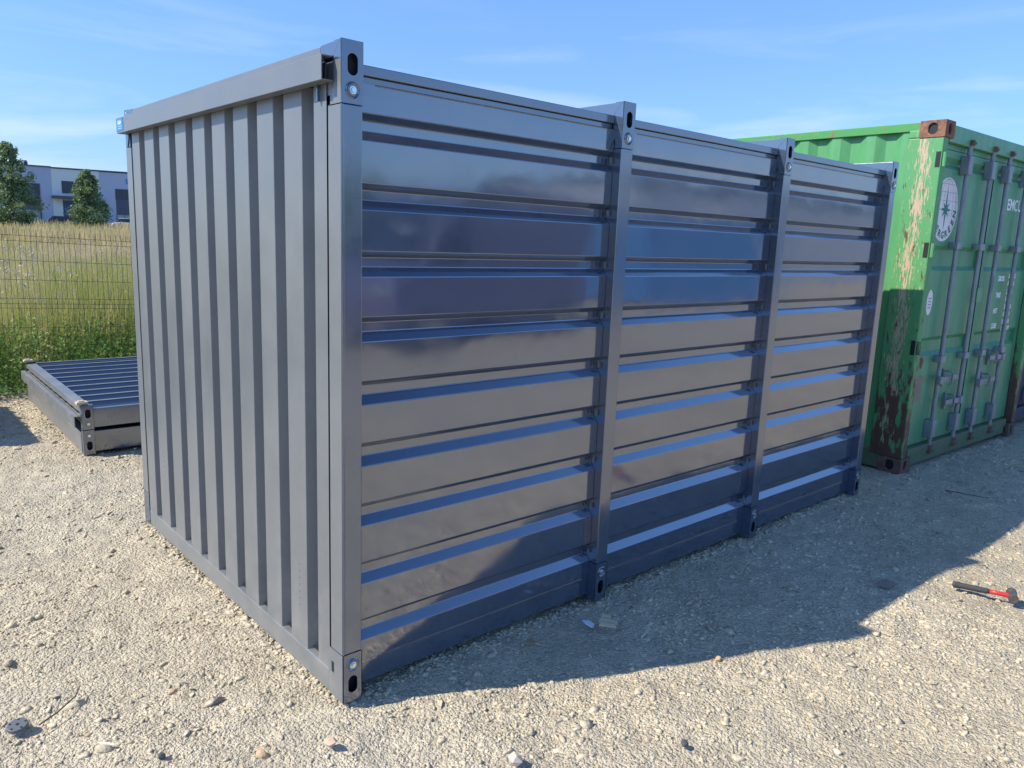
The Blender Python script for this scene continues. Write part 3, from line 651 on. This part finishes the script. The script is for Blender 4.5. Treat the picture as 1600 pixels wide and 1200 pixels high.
# closing pieces at the foot of each rib
for c in fg: q.add([(.0022, c-.0433, .0922), (.0022, c+.0433, .0922), (.040, c+.0265, .0922), (.040, c-.0265, .0922)], [(0, 1, 2, 3)])
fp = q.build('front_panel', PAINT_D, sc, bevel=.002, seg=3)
q = MB()
for yy_, z_ in ((.335, .42), (1.90, .5)):
    for k in range(7): q.cyl((.0025, yy_, z_-k*.028), (.0012, yy_, z_-k*.028), .0022, n=6)
q.build('rivet_dots', DARKIN, fp)
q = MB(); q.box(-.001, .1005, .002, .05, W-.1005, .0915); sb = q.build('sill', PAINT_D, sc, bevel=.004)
q = MB(); q.box(-.0012, .003, .0, -.0002, .1, .184)
q.build('foot_cheek', PAINT_D, sc)
q = MB(); q.box(-.0005, .003, 2.07, .0, .05, 2.2); 
q.build('head_cheek', PAINT_D, sc)
q = MB(); q.box(.006, .05, 2.072, .012, .105, 2.2); q.build('head_backing', PAINT_D, sc)
q = MB(); q.box(-.0012, .003, .189, -.0002, .083, 2.066); q.build('post_front_skin', PAINT_D, sc)
q = MB(); q.box(-.0012, W-.09, .189, -.0002, W-.003, 2.066); q.build('post_front_skin', PAINT_D, sc)
q = MB(); q.box(-.0022, .064, .095, -.0012, .080, .135); q.build('foot_slot', DARKIN, sc)
# back end
q = MB(); ribbed(q, .06, W-.06, fg, lambda s, dp: (LX+.062-dp, s, .1), (0, 0, 2.05), 0., .034); q.build('rear_panel', PAINT, sc)
q = MB(); q.box(LX+.01, .06, 2.15, LX+.07, W-.06, 2.2); q.box(LX+.01, .06, .002, LX+.07, W-.06, .1); q.build('rear_rail', PAINT_F, sc, bevel=.003)

# ------------------------------------------------------------ green shipping container
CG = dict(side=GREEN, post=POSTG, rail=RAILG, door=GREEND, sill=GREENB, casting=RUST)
def oval_casting(q, x0, y0, z0, sx, sy, fx, fy):
    """casting box 0.162(x) .178(y) .118(z); holed faces on outward x and y"""
    dx, dy, dz = .162, .178, .118
    X0 = x0 if sx > 0 else x0-dx; Y0 = y0 if sy > 0 else y0-dy
    t_ = .014
    if sy > 0: q.holed((X0, Y0, z0), (1, 0, 0), (0, 0, 1), dx, dz, dx/2, dz/2, .024, .040, t_)
    else: q.holed((X0+dx, Y0+dy, z0), (-1, 0, 0), (0, 0, 1), dx, dz, dx/2, dz/2, .024, .040, t_)
    if sx > 0: q.holed((X0, Y0+dy, z0), (0, -1, 0), (0, 0, 1), dy, dz, dy/2, dz/2, .032, .040, t_)
    else: q.holed((X0+dx, Y0, z0), (0, 1, 0), (0, 0, 1), dy, dz, dy/2, dz/2, .032, .040, t_)
    a, b_ = (X0, X0+dx), (Y0, Y0+dy)
    q.add([(a[0], b_[0], z0), (a[1], b_[0], z0), (a[1], b_[1], z0), (a[0], b_[1], z0)], [(0, 3, 2, 1)])
    q.add([(a[0], b_[0], z0+dz), (a[1], b_[0], z0+dz), (a[1], b_[1], z0+dz), (a[0], b_[1], z0+dz)], [(0, 1, 2, 3)])
    xo = a[1] if sx > 0 else a[0]; yo = b_[1] if sy > 0 else b_[0]
    q.add([(xo, b_[0], z0), (xo, b_[1], z0), (xo, b_[1], z0+dz), (xo, b_[0], z0+dz)], [(0, 1, 2, 3)])
    q.add([(a[0], yo, z0), (a[1], yo, z0), (a[1], yo, z0+dz), (a[0], yo, z0+dz)], [(0, 1, 2, 3)])
def iso_container(label, loc, rz, CG, length=6.06, Hc=2.60, marks=True, name='shipping_container', rodm=ROD, group=None):
    g = thing(name, label, 'container', loc, rz, group)
    WD = 2.438
    for sx, x0 in ((1, 0), (-1, WD)):
        for sy, y0 in ((1, 0), (-1, length)):
            for z0, mm in ((0, RUSTD), (Hc-.118, CG['casting'])):
                q = MB(); oval_casting(q, x0, y0, z0, sx, sy, 0, 0)
                ob = q.build('corner_casting', mm, g, bevel=.006)
                xx = x0+sx*.015; yy = y0+sy*.015
                q = MB(); q.box(xx, yy, z0+.01, xx+sx*.13, yy+sy*.145, z0+.108); q.build('casting_inside', DARKIN, ob)
            # posts
            q = MB(); px = .006; 
            xa, xb = x0+sx*px, x0+sx*(.09); ya, yb = y0+sy*.004, y0+sy*.255
            q.box(xa, ya, .118, xb, yb, Hc-.118); q.box(xa, y0+sy*.1785, Hc-.118, xb, yb, Hc-.06)
            if sy > 0:
                for zs in (2.30, 1.62, .92): pass
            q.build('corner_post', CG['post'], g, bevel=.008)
            if sy > 0 and sx > 0:
                for zs in (2.30, 1.655, .93):
                    q = MB(); q.box(x0+.0045, .012, zs, x0+.0062, .045, zs+.11); q.build('hinge_slot', DARKIN, g)
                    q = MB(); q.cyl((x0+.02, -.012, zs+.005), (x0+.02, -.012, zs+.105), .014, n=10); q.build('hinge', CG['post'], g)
    # corrugated sides
    pitch = .278; nn_ = int((length-.51)/pitch)
    for sx, x0 in ((1, 0), (-1, WD)):
        q = MB(); pts = [(x0+sx*.020, .255)]
        y = .30
        while y+pitch < length-.26:
            pts += [(x0+sx*.020, y), (x0+sx*.056, y+.068), (x0+sx*.056, y+.139), (x0+sx*.020, y+.207)]; y += pitch
        pts.append((x0+sx*.020, length-.255))
        q.strip([(a, b_, .155) for a, b_ in pts], (0, 0, Hc-.155-.066)); q.build('side_wall', CG['side'], g)
        q = MB(); q.box(x0+sx*.008, .178, Hc-.068, x0+sx*.07, length-.178, Hc-.006); q.build('top_rail', CG['rail'], g, bevel=.004)
        q = MB(); q.box(x0+sx*.01, .178, .012, x0+sx*.06, length-.178, .158); q.build('bottom_rail', CG['sill'], g, bevel=.004)
    # roof with small corrugation bumps
    q = MB(); y = .3; pts = [(.3-.25, Hc-.03)]
    while y+.21 < length-.2: pts += [(y, Hc-.03), (y+.03, Hc-.008), (y+.12, Hc-.008), (y+.15, Hc-.03)]; y += .209
    pts.append((length-.05, Hc-.03)); q.strip([(.06, a, z) for a, z in pts], (WD-.12, 0, 0)); q.build('roof', CG['side'], g)
    # front end wall (far)
    q = MB(); q.strip([(x_, length-(.02 if k % 4 < 2 else .055), .12) for k, x_ in enumerate(np.linspace(.09, WD-.09, 37))], (0, 0, Hc-.2)); q.build('end_wall', CG['side'], g)
    # header and sill of the door end
    q = MB(); q.box(.162, .03, Hc-.135, WD-.162, .12, Hc-.012); q.box(.162, .075, Hc-.175, WD-.162, .12, Hc-.135); q.build('door_header', CG['door'], g, bevel=.004)
    q = MB(); q.box(.162, .028, .03, WD-.162, .12, .168); q.build('door_sill', CG['sill'], g, bevel=.004)
    q = MB(); q.box(.166, .0265, .035, .212, .0285, .095); q.box(WD-.212, .0265, .035, WD-.166, .0285, .095); q.build('sill_pocket', DARKIN, g)
    dz0, dz1 = .175, Hc-.178; DY = .078
    for k, (xa, xb) in enumerate(((.095, WD/2-.006), (WD/2+.006, WD-.095))):
        q = MB()
        prof = [(dz0, 0), (dz0+.03, 0)]
        for zc, hw in ((.965, .055), (1.655, .075), (2.36, .02)):
            prof += [(zc-hw-.02, 0), (zc-hw+.012, .03), (zc+hw-.012, .03), (zc+hw+.02, 0)]
        prof.append((dz1, 0))
        q.strip([(xa+.06, DY+dp, z) for z, dp in prof], (xb-xa-.12, 0, 0))
        q.box(xa, DY-.004, dz0, xa+.06, DY+.045, dz1); q.box(xb-.06, DY-.004, dz0, xb, DY+.045, dz1)
        dr = q.build('door', CG['door'], g)
        q = MB(); gx = xb+.001 if k == 0 else xa-.007; q.box(gx, DY-.008, dz0, gx+.006, DY+.03, dz1); q.box(xa-.006 if k == 0 else xb, DY-.008, dz0, (xa if k == 0 else xb+.006), DY+.03, dz1); q.build('door_gasket', BLACKR, dr)
        if k == 0: q = MB(); q.box(xb-.055, DY-.03, 1.30, xb+.05, DY-.008, 1.42); q.build('seam_plate', CG['door'], dr)
        for xr in ((.565, 1.035) if k == 0 else (1.405, 1.865)):
            q = MB(); q.cyl((xr, .035, .14), (xr, .035, Hc-.115), .0175, n=14); q.build('lock_rod', rodm, dr, smooth=False)
            for zc in (.86, 1.755):
                q = MB(); q.box(xr-.045, .012, zc-.026, xr+.045, .077, zc+.026); q.build('rod_guide', rodm, dr, bevel=.004)
            for za, zb in ((2.29, 2.43), (.215, .36)):
                q = MB(); q.box(xr-.040, .010, za, xr+.040, .077, zb); q.build('rod_bearing', rodm, dr, bevel=.006)
            q = MB(); q.cyl((xr, .035, Hc-.125), (xr, .035, Hc-.085), .03, n=10); q.box(xr-.028, .0, Hc-.115, xr+.02, .06, Hc-.098); q.build('cam_keeper', RUSTD, dr)
            q = MB(); q.cyl((xr, .035, .10), (xr, .035, .15), .03, n=10); q.box(xr-.05, -.002, .09, xr+.03, .045, .108); q.build('cam_keeper', RUSTD, dr)
        hs = ((.565, .69, 1), (1.035, .485, -1)) if k == 0 else ((1.405, .60, 1), (1.865, .80, -1))
        for xr, zh, dr_ in hs:
            q = MB(); L_ = .33*dr_
            q.box(xr, .008, zh-.022, xr+L_*.45, .022, zh+.022); q.box(xr+L_*.45, .004, zh-.014, xr+L_, .014, zh+.026)
            q.box(xr-.03, .0, zh-.03, xr+.03, .03, zh+.03)
            q.build('door_handle', rodm, dr, bevel=.003)
            q = MB(); xm = xr+L_*.55; q.tube([(xm-.0, .06, zh+.055), (xm, .02, zh+.06), (xm+.012, -.002, zh+.045), (xm+.012, -.002, zh-.03), (xm+.004, .02, zh-.06)], .007, 6)
            q.box(xm-.022, .06, zh-.07, xm+.022, .077, zh+.07); q.build('handle_catch', rodm, dr)
    if not marks: return g
    drs = [c for c in g.children if c.name.startswith('door') and len(c.children) > 3]
    # round logo on the left door
    cx, cz, rr = .372, 2.02, .238; yl = DY-.0016
    q = MB(); n = 48; q.add([(cx+math.cos(2*math.pi*i/n)*rr*.93, yl, cz+math.sin(2*math.pi*i/n)*rr) for i in range(n)], [tuple(range(n))[::-1]])
    OFFW = mat('faded_white_print', (.85, .82, .80), rough=.6, col2=(.74, .71, .70), nscale=12)
    lg = q.build('round_emblem', OFFW, g)
    GRP = mat('emblem_green', (.03, .20, .16), rough=.6); LN = mat('emblem_lines', (.36, .30, .31), rough=.7)
    q = MB(); yl2 = yl-.0008
    def seg(a, b_, w_):
        a = Vector(a); b_ = Vector(b_); dd = (b_-a).normalized(); nrm = Vector((-dd.z, 0, dd.x))*w_*.5
        q.add([tuple(a-nrm), tuple(a+nrm), tuple(b_+nrm), tuple(b_-nrm)], [(0, 1, 2, 3)])
    for k in range(-3, 4):
        x_ = k/3.6; pts = [(cx+rr*.9*x_*math.cos(t_), yl2, cz+rr*.96*math.sin(t_)) for t_ in np.linspace(-.25, 1.57, 9)]
        for a, b_ in zip(pts, pts[1:]): seg(a, b_, .003)
    for z_ in (.0, .28, .55, .8):
        hw = math.sqrt(1-z_*z_)*rr*.9; seg((cx-hw, yl2, cz+z_*rr), (cx+hw, yl2, cz+z_*rr), .003)
    q.build('emblem_globe_lines', LN, lg)
    q = MB(); pts = []
    rad = [.19, .035, .085, .035, .115, .035, .085, .035]*2
    for i in range(16):
        a = math.pi/2+2*math.pi*i/16; R0 = {0: .195, 8: .16, 4: .10, 12: .10}.get(i, .075 if i % 2 == 0 else .032)
        pts.append((cx+math.cos(a)*R0, yl2-.0006, cz+math.sin(a)*R0))
    q.add([(cx, yl2-.0006, cz)]+pts, [(0, (i+1) % 16+1, i+1) for i in range(16)]); q.build('emblem_star', GRP, lg)
    word = 'EVERGREEN'; 
    for i, ch in enumerate(word):
        a = R_(-172+i*(164/(len(word)-1))); up = Vector((-math.cos(a), 0, -math.sin(a))); ex = Vector((-math.sin(a), 0, math.cos(a)))
        pc = Vector((cx, yl2-.001, cz))+Vector((math.cos(a)*rr*.86*.95, 0, math.sin(a)*rr*.90))-ex*.0 
        if i == 0: continue_ = True
        text('emblem_lettering', ch, .074, GRP if i > 0 else LN, lg, pc, ex, up, align='CENTER', bold=.0015)
    TX = mat('white_stencil', (.88, .9, .88), rough=.6)
    def tx(s, x_, z_, size, w_=1.): text('stencil_lettering', s, size, TX, drs[1] if len(drs) > 1 else g, (x_, yl, z_), (1, 0, 0), (0, 0, 1), sx_=w_, bold=.0022)
    tx('EMCU', 1.615, 2.085, .135, .95)
    for s, zt in (('GROSS', 1.475), ('TARE', 1.33), ('NET', 1.19), ('CUBE', 1.055)): tx(s, 1.66, zt, .062, .8)
    for s, zt in (('30.480 KG', 1.50), ('67.200 LB', 1.435), ('2.230 KG', 1.36), ('4.920 LB', 1.295), ('28.250 KG', 1.225), ('62.280 LB', 1.16), ('33.2 CU.M', 1.09), ('1.172 CU.FT', 1.025)): tx(s, 1.90, zt, .052, .78)
    # small oval mark and notice plate on left door
    q = MB(); n = 32; q.add([(.31+math.cos(2*math.pi*i/n)*.052, yl, 1.315+math.sin(2*math.pi*i/n)*.098) for i in range(n)], [tuple(range(n))[::-1]]); ov = q.build('oval_label', OFFW, g)
    q = MB()
    for k_ in range(4): q.box(.285, yl-.0012, 1.27+k_*.024, .335, yl-.0004, 1.278+k_*.024)
    q.build('oval_label_print', LN, ov)
    q = MB(); q.add([(.235, yl-.002, .53), (.365, yl-.002, .535), (.372, yl-.002, .73), (.34, yl-.002, .742), (.25, yl-.002, .735)], [(4, 3, 2, 1, 0)]); q.build('faded_notice', mat('faded_notice', (.34, .25, .20), rough=.8, col2=(.24, .19, .16), nscale=60, nstretch=(.3, 1, 3)), g)
    q = MB(); q.add([(.29, yl, .80), (.32, yl, .79), (.35, yl, .85), (.34, yl, .88), (.28, yl, .885)], [(4, 3, 2, 1, 0)]); q.build('rust_patch', RUST, g)
    return g
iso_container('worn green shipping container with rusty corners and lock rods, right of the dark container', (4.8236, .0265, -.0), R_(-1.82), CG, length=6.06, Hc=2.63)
# dark box standing beyond the green one
NV = mat('navy_old_paint', (.035, .05, .085), rough=.5, col2=(.05, .06, .09), nscale=4)
iso_container('dark blue container mostly hidden right of the green container', (7.52, .06, 0), R_(-1.0), dict(side=NV, post=NV, rail=NV, door=NV, sill=NV, casting=NV), length=6.06, Hc=2.59, marks=False)

# ------------------------------------------------------------ flat packed container: roof frame lying on floor frame
def flat_frame(label, z, upper, x0=.048, y0=3.885, wy=2.29, lx=3.95):
    t_ = thing('flat_packed_roof_frame' if upper else 'flat_packed_floor_frame', label, 'container frame', (x0, y0, z), R_(-1.0))
    Hh = .185
    for (yo, s) in ((0, 1), (wy, -1)):
        for x in (0, lx-.078):
            q = MB(); Yf = lambda dpt: yo+s*dpt
            plate(q, x, yo, 0, Hh-.004, .118 if upper else .065, s)
            q.box(x, Yf(0), 0, x+.003, Yf(.05), Hh-.004); q.box(x+.075, Yf(0), 0, x+.078, Yf(.05), Hh-.004); q.box(x+.003, Yf(.003), Hh-.007, x+.075, Yf(.05), Hh-.004); q.box(x+.003, Yf(.003), 0, x+.075, Yf(.05), .003)
            bl = q.build('corner_block', PAINT_F, t_)
            q = MB(); q.box(x+.004, Yf(.03), .004, x+.074, Yf(.045), Hh-.008); q.build('block_inside', DARKIN, bl)
            zc = .042 if upper else .141
            q = MB(); q.cyl((x+.039, Yf(.001), zc), (x+.039, Yf(-.003), zc), .021, n=18); q.build('dished_washer', PAINT_F, bl)
            q = MB(); q.cyl((x+.039, Yf(-.003), zc), (x+.039, Yf(-.009), zc), .012, .010, n=10); q.build('bolt', ZINC, bl)
    if upper:
        q = MB(); q.box(-.045, .03, .02, -.041, wy-.03, .10); q.box(-.041, .03, .096, -.012, wy-.03, .10); q.build('gutter', PAINT_D, t_)
        q = MB(); q.box(.0, .05, .125, .075, wy-.05, .170); q.box(.003, .05, .045, .03, wy-.05, .1); e_ = q.build('end_rail', PAINT_D, t_, bevel=.003)
        q = MB()
        for k in range(10): q.box(-.001, .16+k*.20, .108, .0, .27+k*.20, .122)
        q.build('rail_slot', DARKIN, e_)
        q = MB(); pts = []; y = .06; k = 0
        while y < wy-.12: pts += [(y, .13), (y+.165, .13), (y+.185, .158), (y+.212, .158)]; y += .2268
        pts.append((wy-.06, .13)); q.strip([(.076, a, zz) for a, zz in pts], (lx-.15, 0, 0)); q.build('roof_sheet', PAINT, t_)
        q = MB(); y = .06
        while y < wy-.12: q.box(.078, y+.1835, .1583, lx-.078, y+.2135, .1605); y += .2268
        q.build('sunlit_ridge_strips', PAINT_D, t_)  # paler strips on the ridge tops paint in the sunlight they catch
        q = MB(); 
        for yo, s in ((0, 1), (wy, -1)): q.box(.078, yo+s*.012, .01, lx-.078, yo+s*.06, .15)
        q.build('side_rail', PAINT_F, t_, bevel=.003)
    else:
        q = MB(); q.box(-.004, .05, .01, .06, wy-.05, .155); q.build('end_rail', PAINT_D, t_, bevel=.004)
        q = MB()
        for yo, s in ((0, 1), (wy, -1)): q.box(.078, yo+s*.03, .01, lx-.078, yo+s*.10, .165)
        q.build('side_rail', PAINT_F, t_, bevel=.003)
        q = MB(); q.box(.07, .09, .1, lx-.08, wy-.09, .12); q.build('floor_sheet', PAINT_F, t_)
    return t_
flat_frame('flat grey floor frame lying on the gravel, underneath the ribbed roof frame', .0, False)
flat_frame('flat ribbed roof frame with gutter stacked on the floor frame by the weeds', .187, True)
for (x, y), lb in (((.045, 3.90), 'pale wooden block on the near corner of the stacked roof frame'), ((.085, 6.08), 'pale wooden block on the far corner of the stacked roof frame')):
    q = MB(); q.box(-.022, -.0, 0, .055, .065, .022); q.box(-.01, .01, .022, .03, .05, .03)
    o = q.build('wood_block', WOOD, None, bevel=.004); o.location = (x, y, .370); tag(o, lb, 'wood block', 'wood blocks on the stacked frame')

# ------------------------------------------------------------ stack of panels outside the frame on the left: it throws the shadow at the left edge
ps = thing('panel_stack', 'stack of dark ribbed wall panels on a wooden pallet by the fence', 'panel stack', (-2.1, 4.80, -.01))
for k in range(5):
    q = MB(); zb = .15+k*.165
    pts = []; y = .0
    while y < 1.5: pts += [(y, zb), (y+.14, zb), (y+.16, zb+.03), (y+.2, zb+.03), (y+.22, zb)]; y += .222
    q.strip([(0, a, z+.10) for a, z in pts if a <= 1.56], (1.15, 0, 0)); q.box(0, 0, zb, .04, 1.55, zb+.095); q.box(1.11, 0, zb, 1.15, 1.55, zb+.095); q.box(.04, 0, zb, 1.11, .03, zb+.095)
    q.build('wall_panel', PAINT_D, ps)
q = MB()
for k in range(3): q.box(.0+k*.52, 0, 0, .1+k*.52, 1.55, .10)
for k in range(6): q.box(0, k*.29, .10, 1.15, k*.29+.1, .125)
q.build('pallet', WOOD, ps)

# ------------------------------------------------------------ hammer
hm = thing('sledge_hammer', 'club hammer with grey grip and red shaft lying on sunlit gravel', 'hammer', (2.925, -1.02, .012))
hv = Vector((3.018, -1.262, 0))-Vector((2.925, -1.02, 0)); hd = hv.normalized(); hl = hv.length
pn = lambda t_, z=.012: tuple(hd*hl*t_+Vector((0, 0, z)))
q = MB(); q.tube([pn(-.02), pn(0), pn(.02), pn(.2), pn(.4), pn(.55), pn(.60)], [.009, .0175, .0165, .0145, .0155, .014, .012], 14); q.build('grip', GRIP, hm, smooth=True)
q = MB(); q.tube([pn(.59), pn(.75), pn(.9), pn(1.02)], [.0115, .0105, .012, .013], 12); q.build('shaft', REDP, hm, smooth=True)
sdv = Vector((-hd.y, hd.x, 0)); hc = hd*hl*.98+Vector((0, 0, .016))
q = MB(); hx = lambda a: tuple(hc+sdv*a)
q.tube([hx(-.052), hx(-.046), hx(-.028), hx(-.018), hx(.018), hx(.028), hx(.046), hx(.052)], [.0215, .024, .024, .019, .019, .024, .024, .0215], 8)
q.build('hammer_head', IRON, hm)

# ------------------------------------------------------------ litter
def scrap(name, pts, th, m, label, cat, loc, rz=0, tilt=(0, 0), group=None):
    q = MB(); q.prism([(a, b_, 0) for a, b_ in pts], (0, 0, th)); o = q.build(name, m)
    o.location = loc; o.rotation_euler = (tilt[0], tilt[1], rz); return tag(o, label, cat, group)
scrap('cardboard_scrap', [(-.05, -.03), (.045, -.035), (.05, .01), (.02, .03), (-.05, .032)], .003, CARD, 'brown cardboard scrap at the edge of the shadow near the hammer', 'scrap', (2.67, -.79, .012), .2, (.12, -.05))
WS = mat('weathered_wood', (.66, .56, .38), rough=.9, col2=(.52, .43, .28), nscale=14, nstretch=(1, 6, 6))
for i, (x_, y_, a_, l_) in enumerate(((1.195, -.205, -.9, .075), (1.225, -.185, -.95, .085), (1.25, -.15, -1.0, .045))):
    scrap('wood_scrap', [(-l_/2, -.012), (l_/2, -.010), (l_/2-.006, .011), (-l_/2+.004, .012)], .009, WS, ['short pale wood scrap nearest the shadow edge beside the white plastic', 'longest pale wood scrap lying in the container shadow', 'smallest tan wood scrap behind the two longer ones'][i], 'wood scrap', (x_, y_, .006), a_, (.05, .03), 'wood scraps in the shadow')
scrap('plastic_scrap', [(-.02, -.025), (.015, -.02), (.022, .01), (.0, .035), (-.015, .015)], .006, mat('white_plastic', (.6, .68, .8), rough=.4), 'crumpled whitish plastic scrap in the shadow beside the wood scraps', 'scrap', (1.135, -.15, .010), .4, (.2, .1))
scrap('leaf_scrap', [(-.02, -.012), (.012, -.018), (.024, .008), (.0, .02), (-.02, .012)], .004, mat('dry_leaf', (.30, .19, .11), rough=.9), 'dry brown leaf in the container shadow', 'leaf', (.83, -.10, .008), .4, (.2, .1))
def rock(label, loc, s, m, seed, cat='stone'):
    rg = np.random.default_rng(seed); vv = ICO*(1+rg.uniform(-.2, .2, (12, 1)))*np.array(s)
    q = MB(); q.add([tuple(a) for a in vv], [tuple(a) for a in ICF]); o = q.build('stone', m); o.location = loc; tag(o, label, cat); o.rotation_euler = (0, 0, seed)
    return o
rock('salmon pink stone in front of the container corner', (-.143, -.170, .006), (.026, .020, .016), mat('pink_stone', (.50, .32, .22), rough=.9, col2=(.56, .42, .32), nscale=30), 5)
rock('largest pale stone near the lower edge, right of the pink stone', (.28, -.62, .01), (.03, .024, .02), mat('pale_stone', (.55, .5, .42), rough=.9, col2=(.46, .41, .34), nscale=30), 9)
DG = mat('dark_stone', (.07, .08, .085), rough=.8)
rock('small dark grey stone chip lying in the sunlit gravel at lower left', (-.595, .10, .006), (.014, .012, .012), DG, 12)
rock('dark grey stone at the lower right edge of the sunlit gravel', (.79, -.915, .006), (.016, .012, .013), DG, 14)
q = MB(); q.cyl((0, 0, 0), (0, 0, .012), .033, .031, n=20)
ds = q.build('round_disc', [mat('grey_cap', (.10, .115, .125), rough=.5)], bevel=.002); ds.location = (-.915, .54, .006); ds.rotation_euler = (.12, -.1, 0); tag(ds, 'round dark grey plastic disc with small holes at the lower left', 'disc')
q = MB()
for k in range(5): a = k*2*math.pi/5; q.cyl((math.cos(a)*.024, math.sin(a)*.024, .0125), (math.cos(a)*.024, math.sin(a)*.024, .0135), .0035, n=8)
q.cyl((0, 0, .0125), (0, 0, .0136), .005, n=10); q.build('disc_hole', DARKIN, ds)
scrap('wood_splinter', [(-.028, -.004), (.028, -.006), (.026, .004), (-.024, .003)], .004, mat('white_wood', (.7, .64, .52), rough=.8), 'small white wood splinter in the sunlit gravel, left foreground', 'splinter', (-.715, .262, .010), -.7, (.1, .1))
def twig(label, pts, r0):
    q = MB(); q.tube(pts, [r0]*(len(pts)-1)+[r0*.5], 5); return tag(q.build('twig', mat('twig_bark', (.10, .08, .065), rough=.95)), label, 'twig')
twig('thin dark twig at the lower left pointing at the round cap', [(-.86, .50, .012), (-.80, .53, .018), (-.73, .60, .016), (-.70, .66, .02)], .003)
twig('small dark twig loop on shaded ground in front of the green container', [(4.62, -.42, .01), (4.60, -.38, .03), (4.66, -.46, .02), (4.72, -.62, .012)], .004)

# ------------------------------------------------------------ behind the photographer: seen only as reflections in the glossy panels
BLU = mat('bright_blue_paint', (.06, .19, .42), rough=.45)
iso_container('bright blue shipping container behind the photographer, mirrored in the middle panels', (21.2, -13.2, 0), R_(181), dict(side=BLU, post=BLU, rail=BLU, door=BLU, sill=BLU, casting=BLU), length=6.06, Hc=2.5, marks=False).rotation_euler[2] = R_(90)
def van(label, loc, rz, m):
    t_ = thing('panel_van', label, 'van', loc, rz)
    prof = [(-2.6, .35), (-2.65, 2.2), (-2.5, 2.42), (1.1, 2.42), (1.45, 2.3), (2.0, 1.35), (2.65, 1.15), (2.75, .8), (2.72, .35)]
    q = MB(); q.prism([(x, -.95, z) for x, z in prof], (0, 1.9, 0)); q.build('body', m, t_, bevel=.09, seg=3)
    q = MB()
    for s in (-.955, .945): q.prism([(1.15, s, 1.35), (1.2, s, 2.0), (1.5, s, 2.0), (1.85, s, 1.35)], (0, .01, 0))
    q.build('side_window', GLS, t_)
    q = MB(); q.prism([(1.50, -.8, 2.235), (2.03, -.8, 1.37), (2.035, -.8, 1.38), (1.52, -.8, 2.24)], (0, 1.6, 0)); q.build('windscreen', GLS, t_)
    for sx_ in (-1.6, 1.9):
        for sy in (-.88, .88):
            q = MB(); q.cyl((sx_, sy-.11, .34), (sx_, sy+.11, .34), .34, n=20); wh = q.build('wheel', BLACKR, t_)
            q = MB(); q.cyl((sx_, sy-.115, .34), (sx_, sy+.115, .34), .2, n=16); q.build('rim', ZINC, wh)
    for sy in (-.7, .7): q = MB(); q.box(2.70, sy-.14, .82, 2.76, sy+.14, 1.0); q.build('headlight', ZINC, t_, bevel=.02)
def glint(v):  # unseen chrome domes, added to the van to throw sun glints
    for n_, (x, y, z), r_ in (('glint_dome_upper', (5.1, -7.08, 1.75), .16), ('glint_dome_lower', (5.86, -7.12, 1.02), .14)):
        q = MB(); q.T = v.matrix_basis.inverted(); p = np.array([x, y, z])
        q.add([tuple(p+np.array(a)*(r_, r_*.5, r_*.7)) for a in ICO], [tuple(a) for a in ICF]); ob = q.build(n_, CHR, v, smooth=True)
        ob.modifiers.new('round', 'SUBSURF').levels = 2; ob.modifiers['round'].render_levels = 2
CHR = mat('chrome', (.85, .8, .72), rough=.22, metal=1)
van('dark plum panel van behind the photographer, mirrored in the near panel', (7.0, -8.2, 0), R_(168), mat('plum_paint', (.12, .115, .20), rough=.3, ior=1.7))
bpy.context.view_layer.update(); glint([o for o in C.objects if o.name == 'panel_van'][0])
wb = thing('white_hall', 'long pale metal hall behind the photographer, mirrored in the far panels', 'building', (22.5, -17.5, 0))
q = MB(); q.box(0, 0, 0, 26, -10, 4.2); q.build('wall', mat('pale_hall_cladding', (.40, .44, .50), rough=.5), wb)
q = MB(); q.box(3.2, 0.02, 0, 6.2, .08, 3.2); q.build('roller_door', mat('white_roller_door', (.75, .73, .68), rough=.4), wb)
q = MB(); q.box(-.2, .2, 4.2, 26.2, -10.2, 4.35); q.build('roof', BGREY, wb)
def btree(x, y, h, rw, label, seed):
    t_ = tree(x, y, h, rw, label, seed, n=5000, ls=.2, shape='round', group='trees behind the photographer'); t_.location.z = -.05
for i, (x, y, h) in enumerate(((3, -33, 2.4), (9, -34, 2.3), (15, -26, 4.0), (22, -27, 3.8), (-4, -25, 5.2), (-11, -22, 6.0), (-18, -12, 5.5))):
    btree(x, y, h, 3.2, ['round leafy tree behind the plum van', 'low leafy tree between the van and the blue container', 'leafy tree behind the blue container, mirrored in the middle panels', 'leafy tree beside the pale hall', 'leafy tree straight behind the photographer', 'tall leafy tree far behind the photographer to the left', 'leafy tree west of the yard near the gravel edge'][i], 100+i)
